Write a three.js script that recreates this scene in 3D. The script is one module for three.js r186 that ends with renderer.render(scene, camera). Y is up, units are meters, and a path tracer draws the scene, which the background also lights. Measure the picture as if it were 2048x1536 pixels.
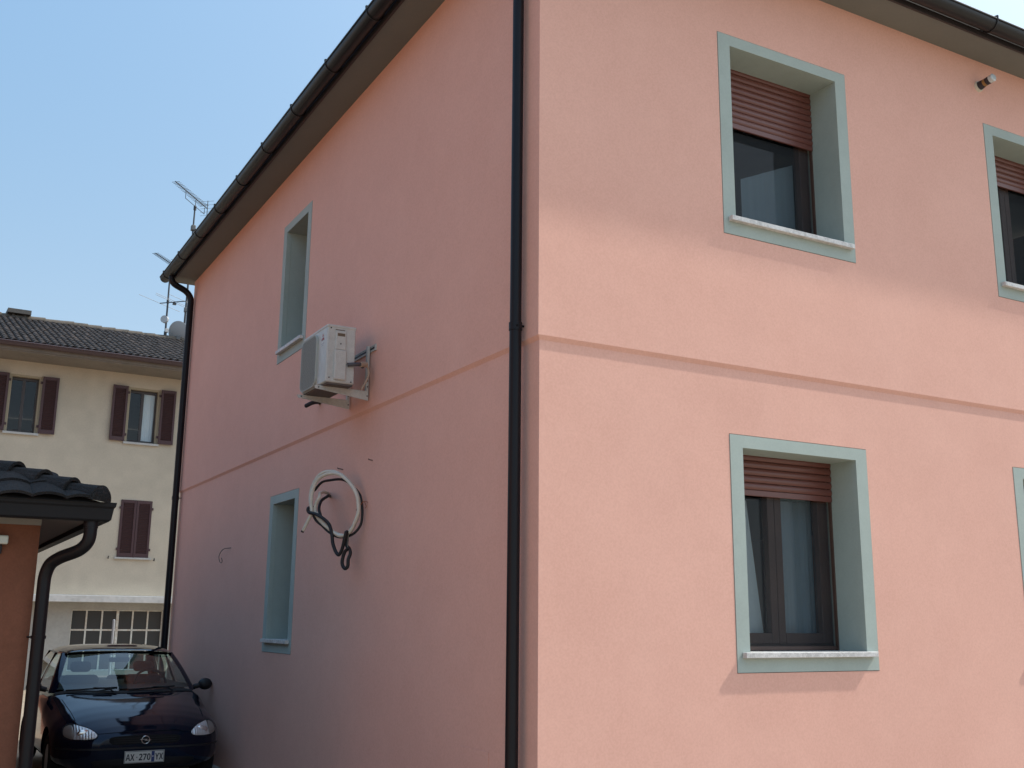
import * as THREE from 'three';
import { mergeGeometries, mergeVertices, toCreasedNormals } from 'three/addons/utils/BufferGeometryUtils.js';
import { RoundedBoxGeometry } from 'three/addons/geometries/RoundedBoxGeometry.js';
import { Brush, Evaluator, SUBTRACTION } from 'three-bvh-csg';

// ---------------------------------------------------------------- camera, sky, sun, exposure
const scene = new THREE.Scene();
const camera = new THREE.PerspectiveCamera(39.51, 4 / 3, 0.1, 3000);
camera.position.set(-3.2624, 1.7, 5.5189);
camera.rotation.order = 'YXZ';
camera.rotation.set(0.2174, -0.5078, 0.01);

const SUN = new THREE.Vector3(0.19, 0.215, 0.042).normalize();
const SKY = { zenith: [0.10, 0.362, 0.755], horizon: [0.65, 0.89, 1.03], fall: 3.1, glow: 3.9, glowWidth: 0.33, haze: 1.0 };
{
  const W = 1024, H = 512, data = new Float32Array(W * H * 4);
  for (let j = 0; j < H; j++) {
    const el = ((j + 0.5) / H - 0.5) * Math.PI, y = Math.sin(el), c = Math.cos(el);
    for (let i = 0; i < W; i++) {
      const a = ((i + 0.5) / W - 0.5) * 2 * Math.PI;
      const g = Math.acos(Math.max(-1, Math.min(1, Math.cos(a) * c * SUN.x + y * SUN.y + Math.sin(a) * c * SUN.z)));
      const t = 1 - Math.exp(-Math.max(y, 0) * SKY.fall);
      const glow = SKY.glow * Math.exp(-g / SKY.glowWidth) + SKY.haze * Math.exp(-g / 0.5);
      const k = (j * W + i) * 4;
      for (let q = 0; q < 3; q++) data[k + q] = SKY.horizon[q] * (1 - t) + SKY.zenith[q] * t + [0.30, 0.17, 0.04][q] * Math.exp(-Math.abs(y) / 0.15) + glow * [1.0, 0.97, 0.9][q];
      data[k + 3] = 1;
    }
  }
  const sky = new THREE.DataTexture(data, W, H, THREE.RGBAFormat, THREE.FloatType);
  sky.mapping = THREE.EquirectangularReflectionMapping;
  sky.magFilter = THREE.LinearFilter; sky.minFilter = THREE.LinearFilter; sky.needsUpdate = true;
  scene.background = sky; scene.environment = sky;
}
const sun = new THREE.DirectionalLight(new THREE.Color().setRGB(1.0, 0.975, 0.90), 4.5);
sun.target.position.set(0, 0, -6); sun.position.copy(SUN).multiplyScalar(60).add(sun.target.position);
sun.castShadow = true; sun.shadow.radius = 2; sun.shadow.mapSize.set(4096, 4096);
Object.assign(sun.shadow.camera, { left: -40, right: 40, top: 40, bottom: -40, near: 1, far: 200 });
scene.add(sun, sun.target);

const renderer = new THREE.WebGLRenderer({ antialias: true });
renderer.toneMapping = THREE.LinearToneMapping;
renderer.toneMappingExposure = 0.87;
renderer.shadowMap.enabled = true;

// ---------------------------------------------------------------- helpers
let seed = 12345;
const rnd = () => { seed = (seed * 1664525 + 1013904223) >>> 0; return seed / 4294967296; };
const rr = (a, b) => a + (b - a) * rnd();
const V = (x, y, z) => new THREE.Vector3(x, y, z);
const C = (r, g, b) => new THREE.Color().setRGB(r, g, b);

function noiseTile(n, cells, sd) {                       // tileable value noise, n x n, in 0..1
  let s = sd; const rn = () => { s = (s * 1664525 + 1013904223) >>> 0; return s / 4294967296; };
  const L = new Float32Array(cells * cells); for (let i = 0; i < L.length; i++) L[i] = rn();
  const o = new Float32Array(n * n), sm = (t) => t * t * (3 - 2 * t);
  for (let y = 0; y < n; y++) {
    const fy = y / n * cells, y0 = Math.floor(fy), ty = sm(fy - y0), r0 = (y0 % cells) * cells, r1 = ((y0 + 1) % cells) * cells;
    for (let x = 0; x < n; x++) {
      const fx = x / n * cells, x0 = Math.floor(fx), tx = sm(fx - x0), a = x0 % cells, b = (x0 + 1) % cells;
      o[y * n + x] = (L[r0 + a] * (1 - tx) + L[r0 + b] * tx) * (1 - ty) + (L[r1 + a] * (1 - tx) + L[r1 + b] * tx) * ty;
    }
  }
  return o;
}
function fbm(n, octaves, sd) {                           // octaves: [[cells, weight], ...]; mean 0
  const o = new Float32Array(n * n);
  octaves.forEach(([c, w], k) => { const t = noiseTile(n, c, sd + k * 77); for (let i = 0; i < o.length; i++) o[i] += (t[i] - 0.5) * w; });
  return o;
}
function dataTex(n, fn, srgb, repeat) {
  const d = new Uint8Array(n * n * 4);
  for (let i = 0; i < n * n; i++) { const c = fn(i); for (let q = 0; q < 3; q++) d[i * 4 + q] = Math.max(0, Math.min(255, Math.round(c[q] * 255))); d[i * 4 + 3] = 255; }
  const t = new THREE.DataTexture(d, n, n, THREE.RGBAFormat, THREE.UnsignedByteType);
  t.wrapS = t.wrapT = THREE.RepeatWrapping; t.magFilter = THREE.LinearFilter; t.minFilter = THREE.LinearMipmapLinearFilter; t.generateMipmaps = true;
  if (srgb) t.colorSpace = THREE.SRGBColorSpace;
  t.repeat.set(1 / repeat, 1 / repeat); t.needsUpdate = true;
  return t;
}
const toS = (l) => (l <= 0.0031308 ? 12.92 * l : 1.055 * Math.pow(Math.max(l, 0), 1 / 2.4) - 0.055);
function mottled(base, amount, octaves, metres, sd, n = 512, tint = [1, 1, 1]) {
  const f = fbm(n, octaves, sd);
  return dataTex(n, (i) => base.map((b, q) => toS(b * (1 + amount * f[i] * tint[q]))), true, metres);
}
function bumpTex(octaves, metres, sd, n = 512) { const f = fbm(n, octaves, sd); return dataTex(n, (i) => { const v = 0.5 + f[i]; return [v, v, v]; }, false, metres); }
const std = (o) => new THREE.MeshStandardMaterial(o);
const phys = (o) => new THREE.MeshPhysicalMaterial(o);

function uvBox(g) {                                      // texture coordinates in metres, by the side each face looks to
  const p = g.attributes.position, n = g.attributes.normal, uv = new Float32Array(p.count * 2);
  for (let i = 0; i < p.count; i++) {
    const ax = Math.abs(n.getX(i)), ay = Math.abs(n.getY(i)), az = Math.abs(n.getZ(i));
    const x = p.getX(i), y = p.getY(i), z = p.getZ(i);
    const [u, v] = ax >= ay && ax >= az ? [z, y] : ay >= az ? [x, z] : [x, y];
    uv[i * 2] = u; uv[i * 2 + 1] = v;
  }
  g.setAttribute('uv', new THREE.BufferAttribute(uv, 2)); return g;
}
function clean(g, keepUv) {
  const o = g.index ? g.toNonIndexed() : g.clone();
  for (const k of Object.keys(o.attributes)) if (!['position', 'normal', 'uv'].includes(k)) o.deleteAttribute(k);
  if (!o.attributes.normal) o.computeVertexNormals();
  if (!keepUv) uvBox(o);
  o.morphAttributes = {}; o.clearGroups();
  return o;
}
function joined(gs, keepUv) { const l = (Array.isArray(gs) ? gs : [gs]).map((g) => clean(g, keepUv)); return l.length > 1 ? mergeGeometries(l) : l[0]; }
function obj(name, gs, m, parent = scene, keepUv = false) {
  const o = new THREE.Mesh(joined(gs, keepUv), m); o.name = name; o.castShadow = o.receiveShadow = true; parent.add(o); return o;
}
function grp(name, parent = scene, pos = [0, 0, 0], turn = 0) { const o = new THREE.Group(); o.name = name; o.position.set(...pos); o.rotation.y = turn; parent.add(o); return o; }
function tag(o, label, category, group) { o.userData.label = label; o.userData.category = category; if (group) o.userData.group = group; return o; }
const bx = (x0, x1, y0, y1, z0, z1) => new THREE.BoxGeometry(x1 - x0, y1 - y0, z1 - z0).translate((x0 + x1) / 2, (y0 + y1) / 2, (z0 + z1) / 2);
const rbx = (x0, x1, y0, y1, z0, z1, r = 0.005, s = 2) => new RoundedBoxGeometry(x1 - x0, y1 - y0, z1 - z0, s, r).translate((x0 + x1) / 2, (y0 + y1) / 2, (z0 + z1) / 2);
function cyl(a, b, r, seg = 16, r2 = r) {
  const d = b.clone().sub(a), g = new THREE.CylinderGeometry(r2, r, d.length(), seg);
  g.applyQuaternion(new THREE.Quaternion().setFromUnitVectors(V(0, 1, 0), d.clone().normalize()));
  return g.translate((a.x + b.x) / 2, (a.y + b.y) / 2, (a.z + b.z) / 2);
}
const tube = (pts, r, seg = 60, rad = 10) => new THREE.TubeGeometry(new THREE.CatmullRomCurve3(pts.map((p) => (p.isVector3 ? p : V(...p))), false, 'centripetal'), seg, r, rad);
function capTube(pts, r, seg, rad) { const p = pts.map((q) => (q.isVector3 ? q : V(...q))); const e = (v) => new THREE.SphereGeometry(r * 0.99, 10, 8).translate(v.x, v.y, v.z); return mergeGeometries([clean(tube(p, r, seg, rad)), clean(e(p[0])), clean(e(p[p.length - 1]))]); }
function prism(pts, d) { return new THREE.ExtrudeGeometry(new THREE.Shape(pts.map((p) => new THREE.Vector2(p[0], p[1]))), { depth: d, bevelEnabled: false }); }
function wallWith(x0, x1, y0, y1, holes, d) {
  const s = new THREE.Shape([new THREE.Vector2(x0, y0), new THREE.Vector2(x1, y0), new THREE.Vector2(x1, y1), new THREE.Vector2(x0, y1)]);
  for (const [a, b, c, e] of holes) s.holes.push(new THREE.Path([new THREE.Vector2(a, c), new THREE.Vector2(a, e), new THREE.Vector2(b, e), new THREE.Vector2(b, c)]));
  return new THREE.ExtrudeGeometry(s, { depth: d, bevelEnabled: false });
}
const LEFT = (g) => g.rotateY(-Math.PI / 2);             // a piece drawn facing +z is turned to face -x; its x becomes world z
// a closed profile [(outward, height)] carried along a ground path [(x, z)]; outward is to the right of the path's direction
function sweep(profile, path, crease = 0.6) {
  const n = path.length, P = profile.length, pos = [];
  const dir = (i) => { const a = path[i], b = path[i + 1], l = Math.hypot(b[0] - a[0], b[1] - a[1]); return [(b[0] - a[0]) / l, (b[1] - a[1]) / l]; };
  const rings = path.map((p, i) => {
    const d0 = i ? dir(i - 1) : dir(0), d1 = i < n - 1 ? dir(i) : d0, n0 = [-d0[1], d0[0]], n1 = [-d1[1], d1[0]];
    let m = [n0[0] + n1[0], n0[1] + n1[1]]; const k = 2 / (m[0] * m[0] + m[1] * m[1]); m = [m[0] * k, m[1] * k];
    return profile.map(([o, y]) => [p[0] + m[0] * o, y, p[1] + m[1] * o]);
  });
  for (let i = 0; i < n - 1; i++) for (let j = 0; j < P; j++) {
    const a = rings[i][j], b = rings[i][(j + 1) % P], c = rings[i + 1][(j + 1) % P], d = rings[i + 1][j];
    pos.push(...a, ...b, ...c, ...a, ...c, ...d);
  }
  const tri = THREE.ShapeUtils.triangulateShape(profile.map((p) => new THREE.Vector2(...p)), []);
  for (const t of tri) { for (const q of t) pos.push(...rings[0][q]); for (const q of [t[0], t[2], t[1]]) pos.push(...rings[n - 1][q]); }
  const g = new THREE.BufferGeometry(); g.setAttribute('position', new THREE.Float32BufferAttribute(pos, 3));
  return toCreasedNormals(g, crease);
}
function gutterProfile(r, cx, cy, t = 0.004, bead = 0.009) {   // half-round gutter with a rolled front bead
  const o = [], N = 16;
  for (let i = 0; i <= N; i++) { const a = Math.PI + Math.PI * i / N; o.push([cx - r * Math.cos(a), cy + r * Math.sin(a)]); }
  o.reverse(); // back rim ... front rim
  const out = []; for (let i = 0; i <= N; i++) { const a = -Math.PI * i / N; out.push([cx - r * Math.cos(a), cy + r * Math.sin(a)]); }
  const b = []; for (let i = 0; i < 7; i++) { const a = -Math.PI / 2 + Math.PI * 1.25 * i / 6; b.push([cx + r + bead * 0.3 + bead * Math.cos(a) * 0.9, cy + 0.004 + bead * Math.sin(a)]); }
  const inn = []; for (let i = 0; i <= N; i++) { const a = -Math.PI + Math.PI * i / N; inn.push([cx - (r - t) * Math.cos(a), cy + (r - t) * Math.sin(a)]); }
  return [...out, ...b, ...inn];
}
function grid(nu, nv, fn) {                              // a curved sheet; fn(u, v) in 0..1 gives a point
  const pos = [], uv = [], idx = [];
  for (let i = 0; i <= nu; i++) for (let j = 0; j <= nv; j++) { const p = fn(i / nu, j / nv); pos.push(p[0], p[1], p[2]); uv.push(i / nu, j / nv); }
  for (let i = 0; i < nu; i++) for (let j = 0; j < nv; j++) { const a = i * (nv + 1) + j, b = a + nv + 1; idx.push(a, b, b + 1, a, b + 1, a + 1); }
  const g = new THREE.BufferGeometry(); g.setAttribute('position', new THREE.Float32BufferAttribute(pos, 3)); g.setAttribute('uv', new THREE.Float32BufferAttribute(uv, 2)); g.setIndex(idx); g.computeVertexNormals(); return g;
}

// ---------------------------------------------------------------- materials
const plasterBump = bumpTex([[3, 0.45], [7, 0.24], [15, 0.08], [33, 0.02], [110, 0.004], [256, 0.006]], 2.6, 11, 1024);
const M = {};
M.pink = std({ map: mottled([0.772, 0.428, 0.336], 0.13, [[2, 0.2], [5, 0.3], [11, 0.3], [23, 0.25], [61, 0.2], [512, 0.9]], 4.3, 21, 1024, [0.7, 1, 1.1]), bumpMap: plasterBump, bumpScale: 0.011, roughness: 0.92 });
M.green = std({ map: mottled([0.38, 0.435, 0.395], 0.16, [[5, 0.6], [30, 0.3], [200, 0.4]], 1.7, 31), bumpMap: plasterBump, bumpScale: 0.004, roughness: 0.85 });
M.groove = std({ color: C(0.10, 0.05, 0.05), roughness: 0.9 });
M.soffit = std({ map: mottled([0.172, 0.174, 0.155], 0.12, [[4, 0.6], [16, 0.4], [200, 0.4]], 2.3, 41), roughness: 0.9 });
M.gutter = phys({ color: C(0.011, 0.0105, 0.0115), roughness: 0.42, specularIntensity: 0.75 });
M.gutterDark = phys({ color: C(0.010, 0.010, 0.012), roughness: 0.55, specularIntensity: 0.5 });
M.fascia = std({ color: C(0.03, 0.022, 0.022), roughness: 0.6 });
M.pipe = phys({ color: C(0.008, 0.0075, 0.010), roughness: 0.42, specularIntensity: 0.55 });
M.stone = std({ map: mottled([0.58, 0.56, 0.54], 0.5, [[8, 0.5], [40, 0.7], [160, 0.6]], 0.9, 51), roughness: 0.45 });
M.slat = phys({ color: C(0.145, 0.044, 0.032), roughness: 0.38, clearcoat: 0.25, clearcoatRoughness: 0.3 });
M.slatDark = phys({ color: C(0.05, 0.035, 0.06), roughness: 0.45 });
M.timber = std({ map: mottled([0.085, 0.045, 0.034], 0.5, [[4, 0.5], [60, 0.5]], 0.5, 61), roughness: 0.45 });
M.screen = std({ color: C(0.028, 0.032, 0.036), transparent: true, opacity: 0.42, roughness: 0.9, side: THREE.DoubleSide });
M.pane = phys({ color: C(0.86, 0.92, 0.92), transmission: 1, thickness: 0, roughness: 0.02, ior: 1.5 });
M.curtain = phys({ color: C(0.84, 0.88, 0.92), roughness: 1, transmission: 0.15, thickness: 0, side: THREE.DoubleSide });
M.laceAndReflection = phys({ color: C(0.36, 0.44, 0.50), roughness: 1, transmission: 0.2, thickness: 0, side: THREE.DoubleSide });  // lace curtains, and pale sheets standing in for reflections on the glass
M.roofTile = std({ map: mottled([0.045, 0.042, 0.042], 0.6, [[6, 0.5], [40, 0.6], [180, 0.6]], 0.8, 71), roughness: 0.8 });

// ---------------------------------------------------------------- ground
{
  const asphalt = std({ map: mottled([0.36, 0.285, 0.205], 0.35, [[4, 0.5], [20, 0.4], [128, 0.5], [500, 0.6]], 6, 81, 1024), bumpMap: bumpTex([[64, 0.3], [250, 0.5]], 1.5, 82), bumpScale: 0.004, roughness: 0.92 });
  const g = obj('ground', new THREE.PlaneGeometry(1600, 1600, 1, 1).rotateX(-Math.PI / 2), asphalt); g.userData.kind = 'structure'; g.userData.label = 'pale grey yard paving between the houses';
  const k = obj('pavement', [rbx(-0.2, 0.0, -0.1, 0.09, -10.2, -0.003, 0.012), rbx(-0.2, 9.5, -0.1, 0.09, 0.003, 0.2, 0.012)], std({ map: mottled([0.42, 0.41, 0.39], 0.3, [[6, 0.5], [60, 0.5], [250, 0.5]], 1.3, 83), roughness: 0.9 }));
  k.userData.kind = 'structure'; k.userData.label = 'narrow raised concrete strip along the foot of the pink walls';
}

// ---------------------------------------------------------------- pink house
const house = grp('pink_house');
tag(house, 'two-storey salmon pink house with pale green window surrounds and dark gutters', 'house');
const STEP = 0.018, BAND = 3.43, EAVE = 6.535;
const RW = { A: [1.497, 2.784, 4.382, 5.946], B: [1.497, 2.784, 1.382, 2.946], Cw: [4.444, 5.731, 4.382, 5.946], D: [4.444, 5.731, 1.382, 2.946] };
const LW = { E: [-5.536, -4.60, 4.37, 5.93], F: [-5.536, -4.60, 1.365, 2.94] };
const GAP = 0.004, hole = (w) => [w[0] - GAP, w[1] + GAP, w[2] - GAP, w[3] + GAP];
{
  const lower = [wallWith(0, 9, 0.0, BAND - 0.03, [RW.B, RW.D].map(hole), 0.3).translate(0, 0, -0.3),
    LEFT(wallWith(-9.96, -0.3, 0.0, BAND - 0.03, [LW.F].map(hole), 0.3)).translate(0.3, 0, 0),
    bx(8.7, 9, 0, BAND - 0.03, -9.66, -0.3), bx(0.3, 9, 0, BAND - 0.03, -9.96, -9.66)];
  const w1 = obj('ground_floor_wall', lower, M.pink, house);
  const upper = [wallWith(-STEP, 9 + STEP, BAND, EAVE + 0.02, [RW.A, RW.Cw].map(hole), 0.3 + STEP).translate(0, 0, -0.3),
    LEFT(wallWith(-9.96 - STEP, -0.3, BAND, EAVE + 0.02, [LW.E].map(hole), 0.3 + STEP)).translate(0.3, 0, 0),
    bx(8.7, 9 + STEP, BAND, EAVE + 0.02, -9.66, -0.3), bx(0.3, 9 + STEP, BAND, EAVE + 0.02, -9.96 - STEP, -9.66)];
  obj('upper_floor_wall', upper, M.pink, house);
  // the drip edge: the proud upper wall slopes back to the lower wall
  obj('string_course', sweep([[-0.02, BAND - 0.03], [0, BAND - 0.03], [STEP, BAND - 0.002], [STEP, BAND], [-0.02, BAND]].map(([o, y]) => [o, y]), [[0, -9.96], [0, 0], [9, 0]].map((p) => p), 0.2), M.pink, house);
  obj('floor_slab', bx(0.3, 8.7, 3.0, 3.3, -9.66, -0.3), M.soffit, house);
  // fixed inspection cover low on the side wall
  obj('access_panel', [rbx(-0.004, 0.01, 0.45, 0.905, -0.985, -0.59, 0.003), ], M.pink, house);
}
function slatShape(h, bulge) { // one convex slat in section, (z, y)
  const p = [[0, 0.001]]; for (let i = 0; i <= 8; i++) { const t = i / 8; p.push([-0.003 - bulge * Math.pow(Math.sin(Math.PI * (0.06 + 0.88 * t)), 0.8), 0.003 + (h - 0.006) * t]); } p.push([0, h - 0.001]); return p;
}
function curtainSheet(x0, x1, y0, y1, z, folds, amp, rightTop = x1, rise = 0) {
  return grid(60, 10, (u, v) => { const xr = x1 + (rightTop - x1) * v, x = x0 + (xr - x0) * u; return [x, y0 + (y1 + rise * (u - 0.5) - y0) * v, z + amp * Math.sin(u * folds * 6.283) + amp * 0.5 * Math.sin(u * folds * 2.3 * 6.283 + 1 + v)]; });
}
function windowSet(name, w, out, o) {                    // drawn facing +z; out = how proud the wall face is here
  const [a, b, y0, y1] = w, g = grp(name, house, [0, 0, 0], o.left ? -Math.PI / 2 : 0);
  const l = a + 0.11, r = b - 0.11, sy = y0 + 0.128, t = y1 - 0.086, f = out + 0.003, DEP = -0.25;
  // surround: four mitred boards of painted render, and the lining of the reveal
  const board = (p) => prism(p, 0.05).translate(0, 0, f - 0.05);
  obj('surround', [board([[a, y1], [l, t], [r, t], [b, y1]]), board([[b, y1], [r, t], [r, sy - 0.035], [r, y0 + 0.1], [b, y0]]), board([[a, y0], [l, y0 + 0.1], [l, t], [a, y1]]), board([[a, y0], [b, y0], [r, y0 + 0.1], [l, y0 + 0.1]])], M.green, g);
  obj('groove', [bx(a - GAP, b + GAP, y0 - GAP, y0 + 0.02, f - 0.055, f - 0.0501), bx(a - GAP, b + GAP, y1 - 0.02, y1 + GAP, f - 0.055, f - 0.0501), bx(a - GAP, a + 0.02, y0, y1, f - 0.055, f - 0.0502), bx(b - 0.02, b + GAP, y0, y1, f - 0.055, f - 0.0502)], M.groove, g);
  obj('reveal', [bx(l - 0.05, l - 0.002, sy - 0.03, t + 0.05, -0.4, f - 0.051), bx(r + 0.002, r + 0.05, sy - 0.03, t + 0.05, -0.4, f - 0.051), bx(l - 0.002, r + 0.002, t + 0.002, t + 0.05, -0.4, f - 0.051)], M.green, g);
  obj('sill', rbx(l - (o.sillOver ?? 0.068), r + (o.sillOver ?? 0.068), sy - 0.036, sy, f, f + 0.042, 0.004), M.stone, g);
  obj('sill', bx(l - 0.001, r + 0.001, sy - 0.034, sy - 0.0005, -0.4, f - 0.001), M.stone, g);
  // roller shutter
  const pitch = 0.052, slat = new THREE.ExtrudeGeometry(new THREE.Shape(slatShape(pitch, 0.010).map((p) => new THREE.Vector2(...p))), { depth: r - l - 0.01, bevelEnabled: false, curveSegments: 1 });
  slat.rotateY(Math.PI / 2);                              // the bulge, drawn along -x, comes to face outwards
  const sg = uvBox(toCreasedNormals(clean(slat), 0.5)); sg.translate(l + 0.005, 0, 0);
  const base = o.shutTo;
  obj('shutter_rail', rbx(l + 0.004, r - 0.004, base, base + 0.042, DEP - 0.012, DEP + 0.006, 0.004), o.slatMat, g);
  const n = Math.min(32, Math.ceil((t - base - 0.042) / pitch));
  for (let i = 0; i < n; i++) { const s = new THREE.Mesh(sg, o.slatMat); s.name = 'slat'; s.position.set(0, base + 0.043 + i * pitch, DEP - 0.004); s.castShadow = s.receiveShadow = true; g.add(s); }
  if (base < sy + 0.1) return g;
  obj('shutter_guide', bx(l, l + 0.012, sy, t, DEP - 0.03, DEP - 0.006), M.timber, g); obj('shutter_guide', bx(r - 0.012, r, sy, t, DEP - 0.03, DEP - 0.006), M.timber, g);
  obj('insect_screen', new THREE.PlaneGeometry(r - l - 0.03, base - sy - 0.02).translate((l + r) / 2, (sy + base) / 2, DEP - 0.03), M.screen, g);
  obj('screen_bar', rbx(l + 0.012, r - 0.012, sy + 0.004, sy + 0.03, DEP - 0.04, DEP - 0.02, 0.003), M.timber, g);
  const z0 = DEP - 0.12, z1 = DEP - 0.055, F = (x0, x1, ya, yb, d = 0) => rbx(x0, x1, ya, yb, z0 + d, z1 + d, 0.006);
  obj('window_frame', [F(l, l + 0.05, sy, t), F(r - 0.05, r, sy, t), F(l + 0.05, r - 0.05, sy, sy + 0.05), F(l + 0.05, r - 0.05, t - 0.05, t)], M.timber, g);
  const leaf = (x0, x1) => {
    obj('casement', [F(x0, x0 + 0.065, sy + 0.045, t - 0.045, 0.012), F(x1 - 0.065, x1, sy + 0.045, t - 0.045, 0.012), F(x0 + 0.065, x1 - 0.065, sy + 0.045, sy + 0.12, 0.012), F(x0 + 0.065, x1 - 0.065, t - 0.12, t - 0.045, 0.012)], M.timber, g);
    obj('pane', new THREE.PlaneGeometry(x1 - x0 - 0.12, t - sy - 0.22).translate((x0 + x1) / 2, (sy + t) / 2, (z0 + z1) / 2), M.pane, g);
  };
  if (o.leaves === 2) { const m = (l + r) / 2; leaf(l + 0.045, m - 0.001); leaf(m + 0.001, r - 0.045); } else leaf(l + 0.045, r - 0.045);
  (o.curtainsAndReflections || []).forEach(([x0, x1, ya, yb, dz, m, rt, folds, rise]) => obj('curtain', curtainSheet(x0, x1, ya, yb, z0 - dz, folds ?? 5, 0.006, rt, rise), m, g, true));  // real curtains, plus sheets drawn in place of pane reflections
  return g;
}
windowSet('window', RW.A, STEP, { shutTo: 5.375, slatMat: M.slat, leaves: 1, curtainsAndReflections: [[2.03, 2.58, 4.5, 5.17, 0.02, M.laceAndReflection, 2.58, 3, 0.24]] });  // slant-topped pale sheet shaped to stand in for a reflection in the glass
windowSet('window', RW.B, 0, { shutTo: 2.575, slatMat: M.slat, leaves: 2, curtainsAndReflections: [[1.68, 2.10, 1.45, 2.56, 0.012, M.curtain, 1.96, 2], [2.20, 2.60, 1.45, 2.9, 0.03, M.laceAndReflection, 2.60, 4], [2.19, 2.34, 2.1, 2.9, 0.012, M.laceAndReflection, 2.34, 1]] });  // two curtains; the narrow third panel imitates a bright reflection in the right pane
windowSet('window', RW.Cw, STEP, { shutTo: 5.57, slatMat: M.slat, leaves: 2, curtainsAndReflections: [[4.7, 5.3, 4.5, 5.8, 0.06, M.laceAndReflection, 5.3, 5]] });
windowSet('window', RW.D, 0, { shutTo: 1.53, slatMat: M.slatDark, leaves: 2 });
windowSet('window', LW.E, STEP, { left: true, shutTo: 5.2, slatMat: M.slat, leaves: 1, sillOver: 0.05 });
windowSet('window', LW.F, 0, { left: true, shutTo: 2.3, slatMat: M.slat, leaves: 1, sillOver: 0.05 });
{
  const eave = [[-STEP, -10.13], [-STEP, STEP], [9 + STEP, STEP]];
  obj('soffit', [sweep([[-0.1, EAVE], [0.285, EAVE], [0.285, EAVE + 0.03], [-0.1, EAVE + 0.03]], eave, 0.3), bx(-0.3 - STEP, 0.2, EAVE + 0.001, EAVE + 0.2, -10.16, -10.131)], M.soffit, house);
  obj('fascia', sweep([[0.286, EAVE - 0.012], [0.306, EAVE - 0.012], [0.306, EAVE + 0.15], [0.286, EAVE + 0.15]], eave, 0.3), M.fascia, house);
  // hip roof
  const e = 0.34, ey = EAVE + 0.16, x0 = -e, x1 = 9 + e, z0 = -10.13, z1 = e, h = (x1 - x0) / 2 * 0.32, cx = (x0 + x1) / 2, rz0 = z0 + (x1 - x0) / 2, rz1 = z1 - (x1 - x0) / 2;
  const P = { a: [x0, ey, z1], b: [x1, ey, z1], c: [x1, ey, z0], d: [x0, ey, z0], p: [cx, ey + h, rz1], q: [cx, ey + h, rz0] };
  const f = [['a', 'b', 'p'], ['b', 'c', 'q'], ['b', 'q', 'p'], ['c', 'd', 'q'], ['d', 'a', 'p'], ['d', 'p', 'q'], ['a', 'd', 'c'], ['a', 'c', 'b']];
  const rg = new THREE.BufferGeometry(); rg.setAttribute('position', new THREE.Float32BufferAttribute(f.flat().flatMap((k) => P[k]), 3)); rg.computeVertexNormals();
  obj('roof', rg, M.roofTile, house);
  // gutters: one along each street side, meeting at the corner
  const GY = EAVE + 0.07, GR = 0.071, GO = 0.383, prof = gutterProfile(GR, GO, GY);
  const strap = (turn) => {
    const g = []; for (let i = 0; i < 14; i++) { const a0 = Math.PI + Math.PI * i / 14 * 1.0, a1 = Math.PI + Math.PI * (i + 1) / 14; g.push(cyl(V(GO + (GR + 0.003) * Math.cos(a0), GY + (GR + 0.003) * Math.sin(a0), 0), V(GO + (GR + 0.003) * Math.cos(a1), GY + (GR + 0.003) * Math.sin(a1), 0), 0.0065, 6)); }
    g.push(cyl(V(GO + GR + 0.006, GY, 0), V(GO + GR + 0.008, GY + 0.03, 0), 0.007, 6), cyl(V(GO + GR + 0.008, GY + 0.03, 0), V(GO + GR - 0.03, GY + 0.036, 0), 0.007, 6));
    return joined(g).rotateY(turn);
  };
  const endcap = (z) => { const s = new THREE.Shape(); s.absarc(0, 0, GR, Math.PI, 2 * Math.PI); return new THREE.ExtrudeGeometry(s, { depth: 0.004, bevelEnabled: false }).translate(0, GY, z); };
  const eps = 0.0001;
  const gl = obj('gutter', [sweep(prof, [[-STEP, -10.24], [-STEP, STEP], [-STEP + eps, STEP]], 0.6), endcap(-10.245).translate(-STEP - GO, 0, 0)], M.gutter, house);
  const gr = obj('gutter', sweep(prof, [[-STEP, STEP - eps], [-STEP, STEP], [9.4, STEP]], 0.6), M.gutter, house);
  const sl = strap(Math.PI), sr = strap(-Math.PI / 2);
  for (let i = 0; i <= 10; i++) { const s = new THREE.Mesh(sl, M.gutter); s.name = 'gutter_bracket'; s.position.set(-STEP, 0, -0.02 - i * 1.0 + (i === 10 ? 0.02 : 0)); gl.add(s); }
  for (let i = 0; i < 9; i++) { const s = new THREE.Mesh(sr, M.gutter); s.name = 'gutter_bracket'; s.position.set(0.1 + i * 1.004, 0, STEP); gr.add(s); }
  // downspouts
  const near = obj('downspout', [tube([[-GO, GY - GR, -0.165], [-GO, GY - 0.11, -0.165], [-0.34, GY - 0.17, -0.165], [-0.13, GY - 0.29, -0.165], [-0.078, GY - 0.36, -0.165], [-0.078, GY - 0.5, -0.165]], 0.038, 40, 20), cyl(V(-0.078, 3.49, -0.165), V(-0.078, GY - 0.49, -0.165), 0.037, 28), cyl(V(-0.078, 0.09, -0.165), V(-0.078, 3.5, -0.165), 0.0385, 28)], M.pipe, house);
  obj('collar', [cyl(V(-0.078, 3.485, -0.165), V(-0.078, 3.535, -0.165), 0.043, 28), cyl(V(-0.078, 3.52, -0.165), V(0, 3.52, -0.165), 0.007, 8), cyl(V(-0.09, 3.51, -0.122), V(-0.09, 3.51, -0.108), 0.006, 8)], M.pipe, near);
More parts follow.
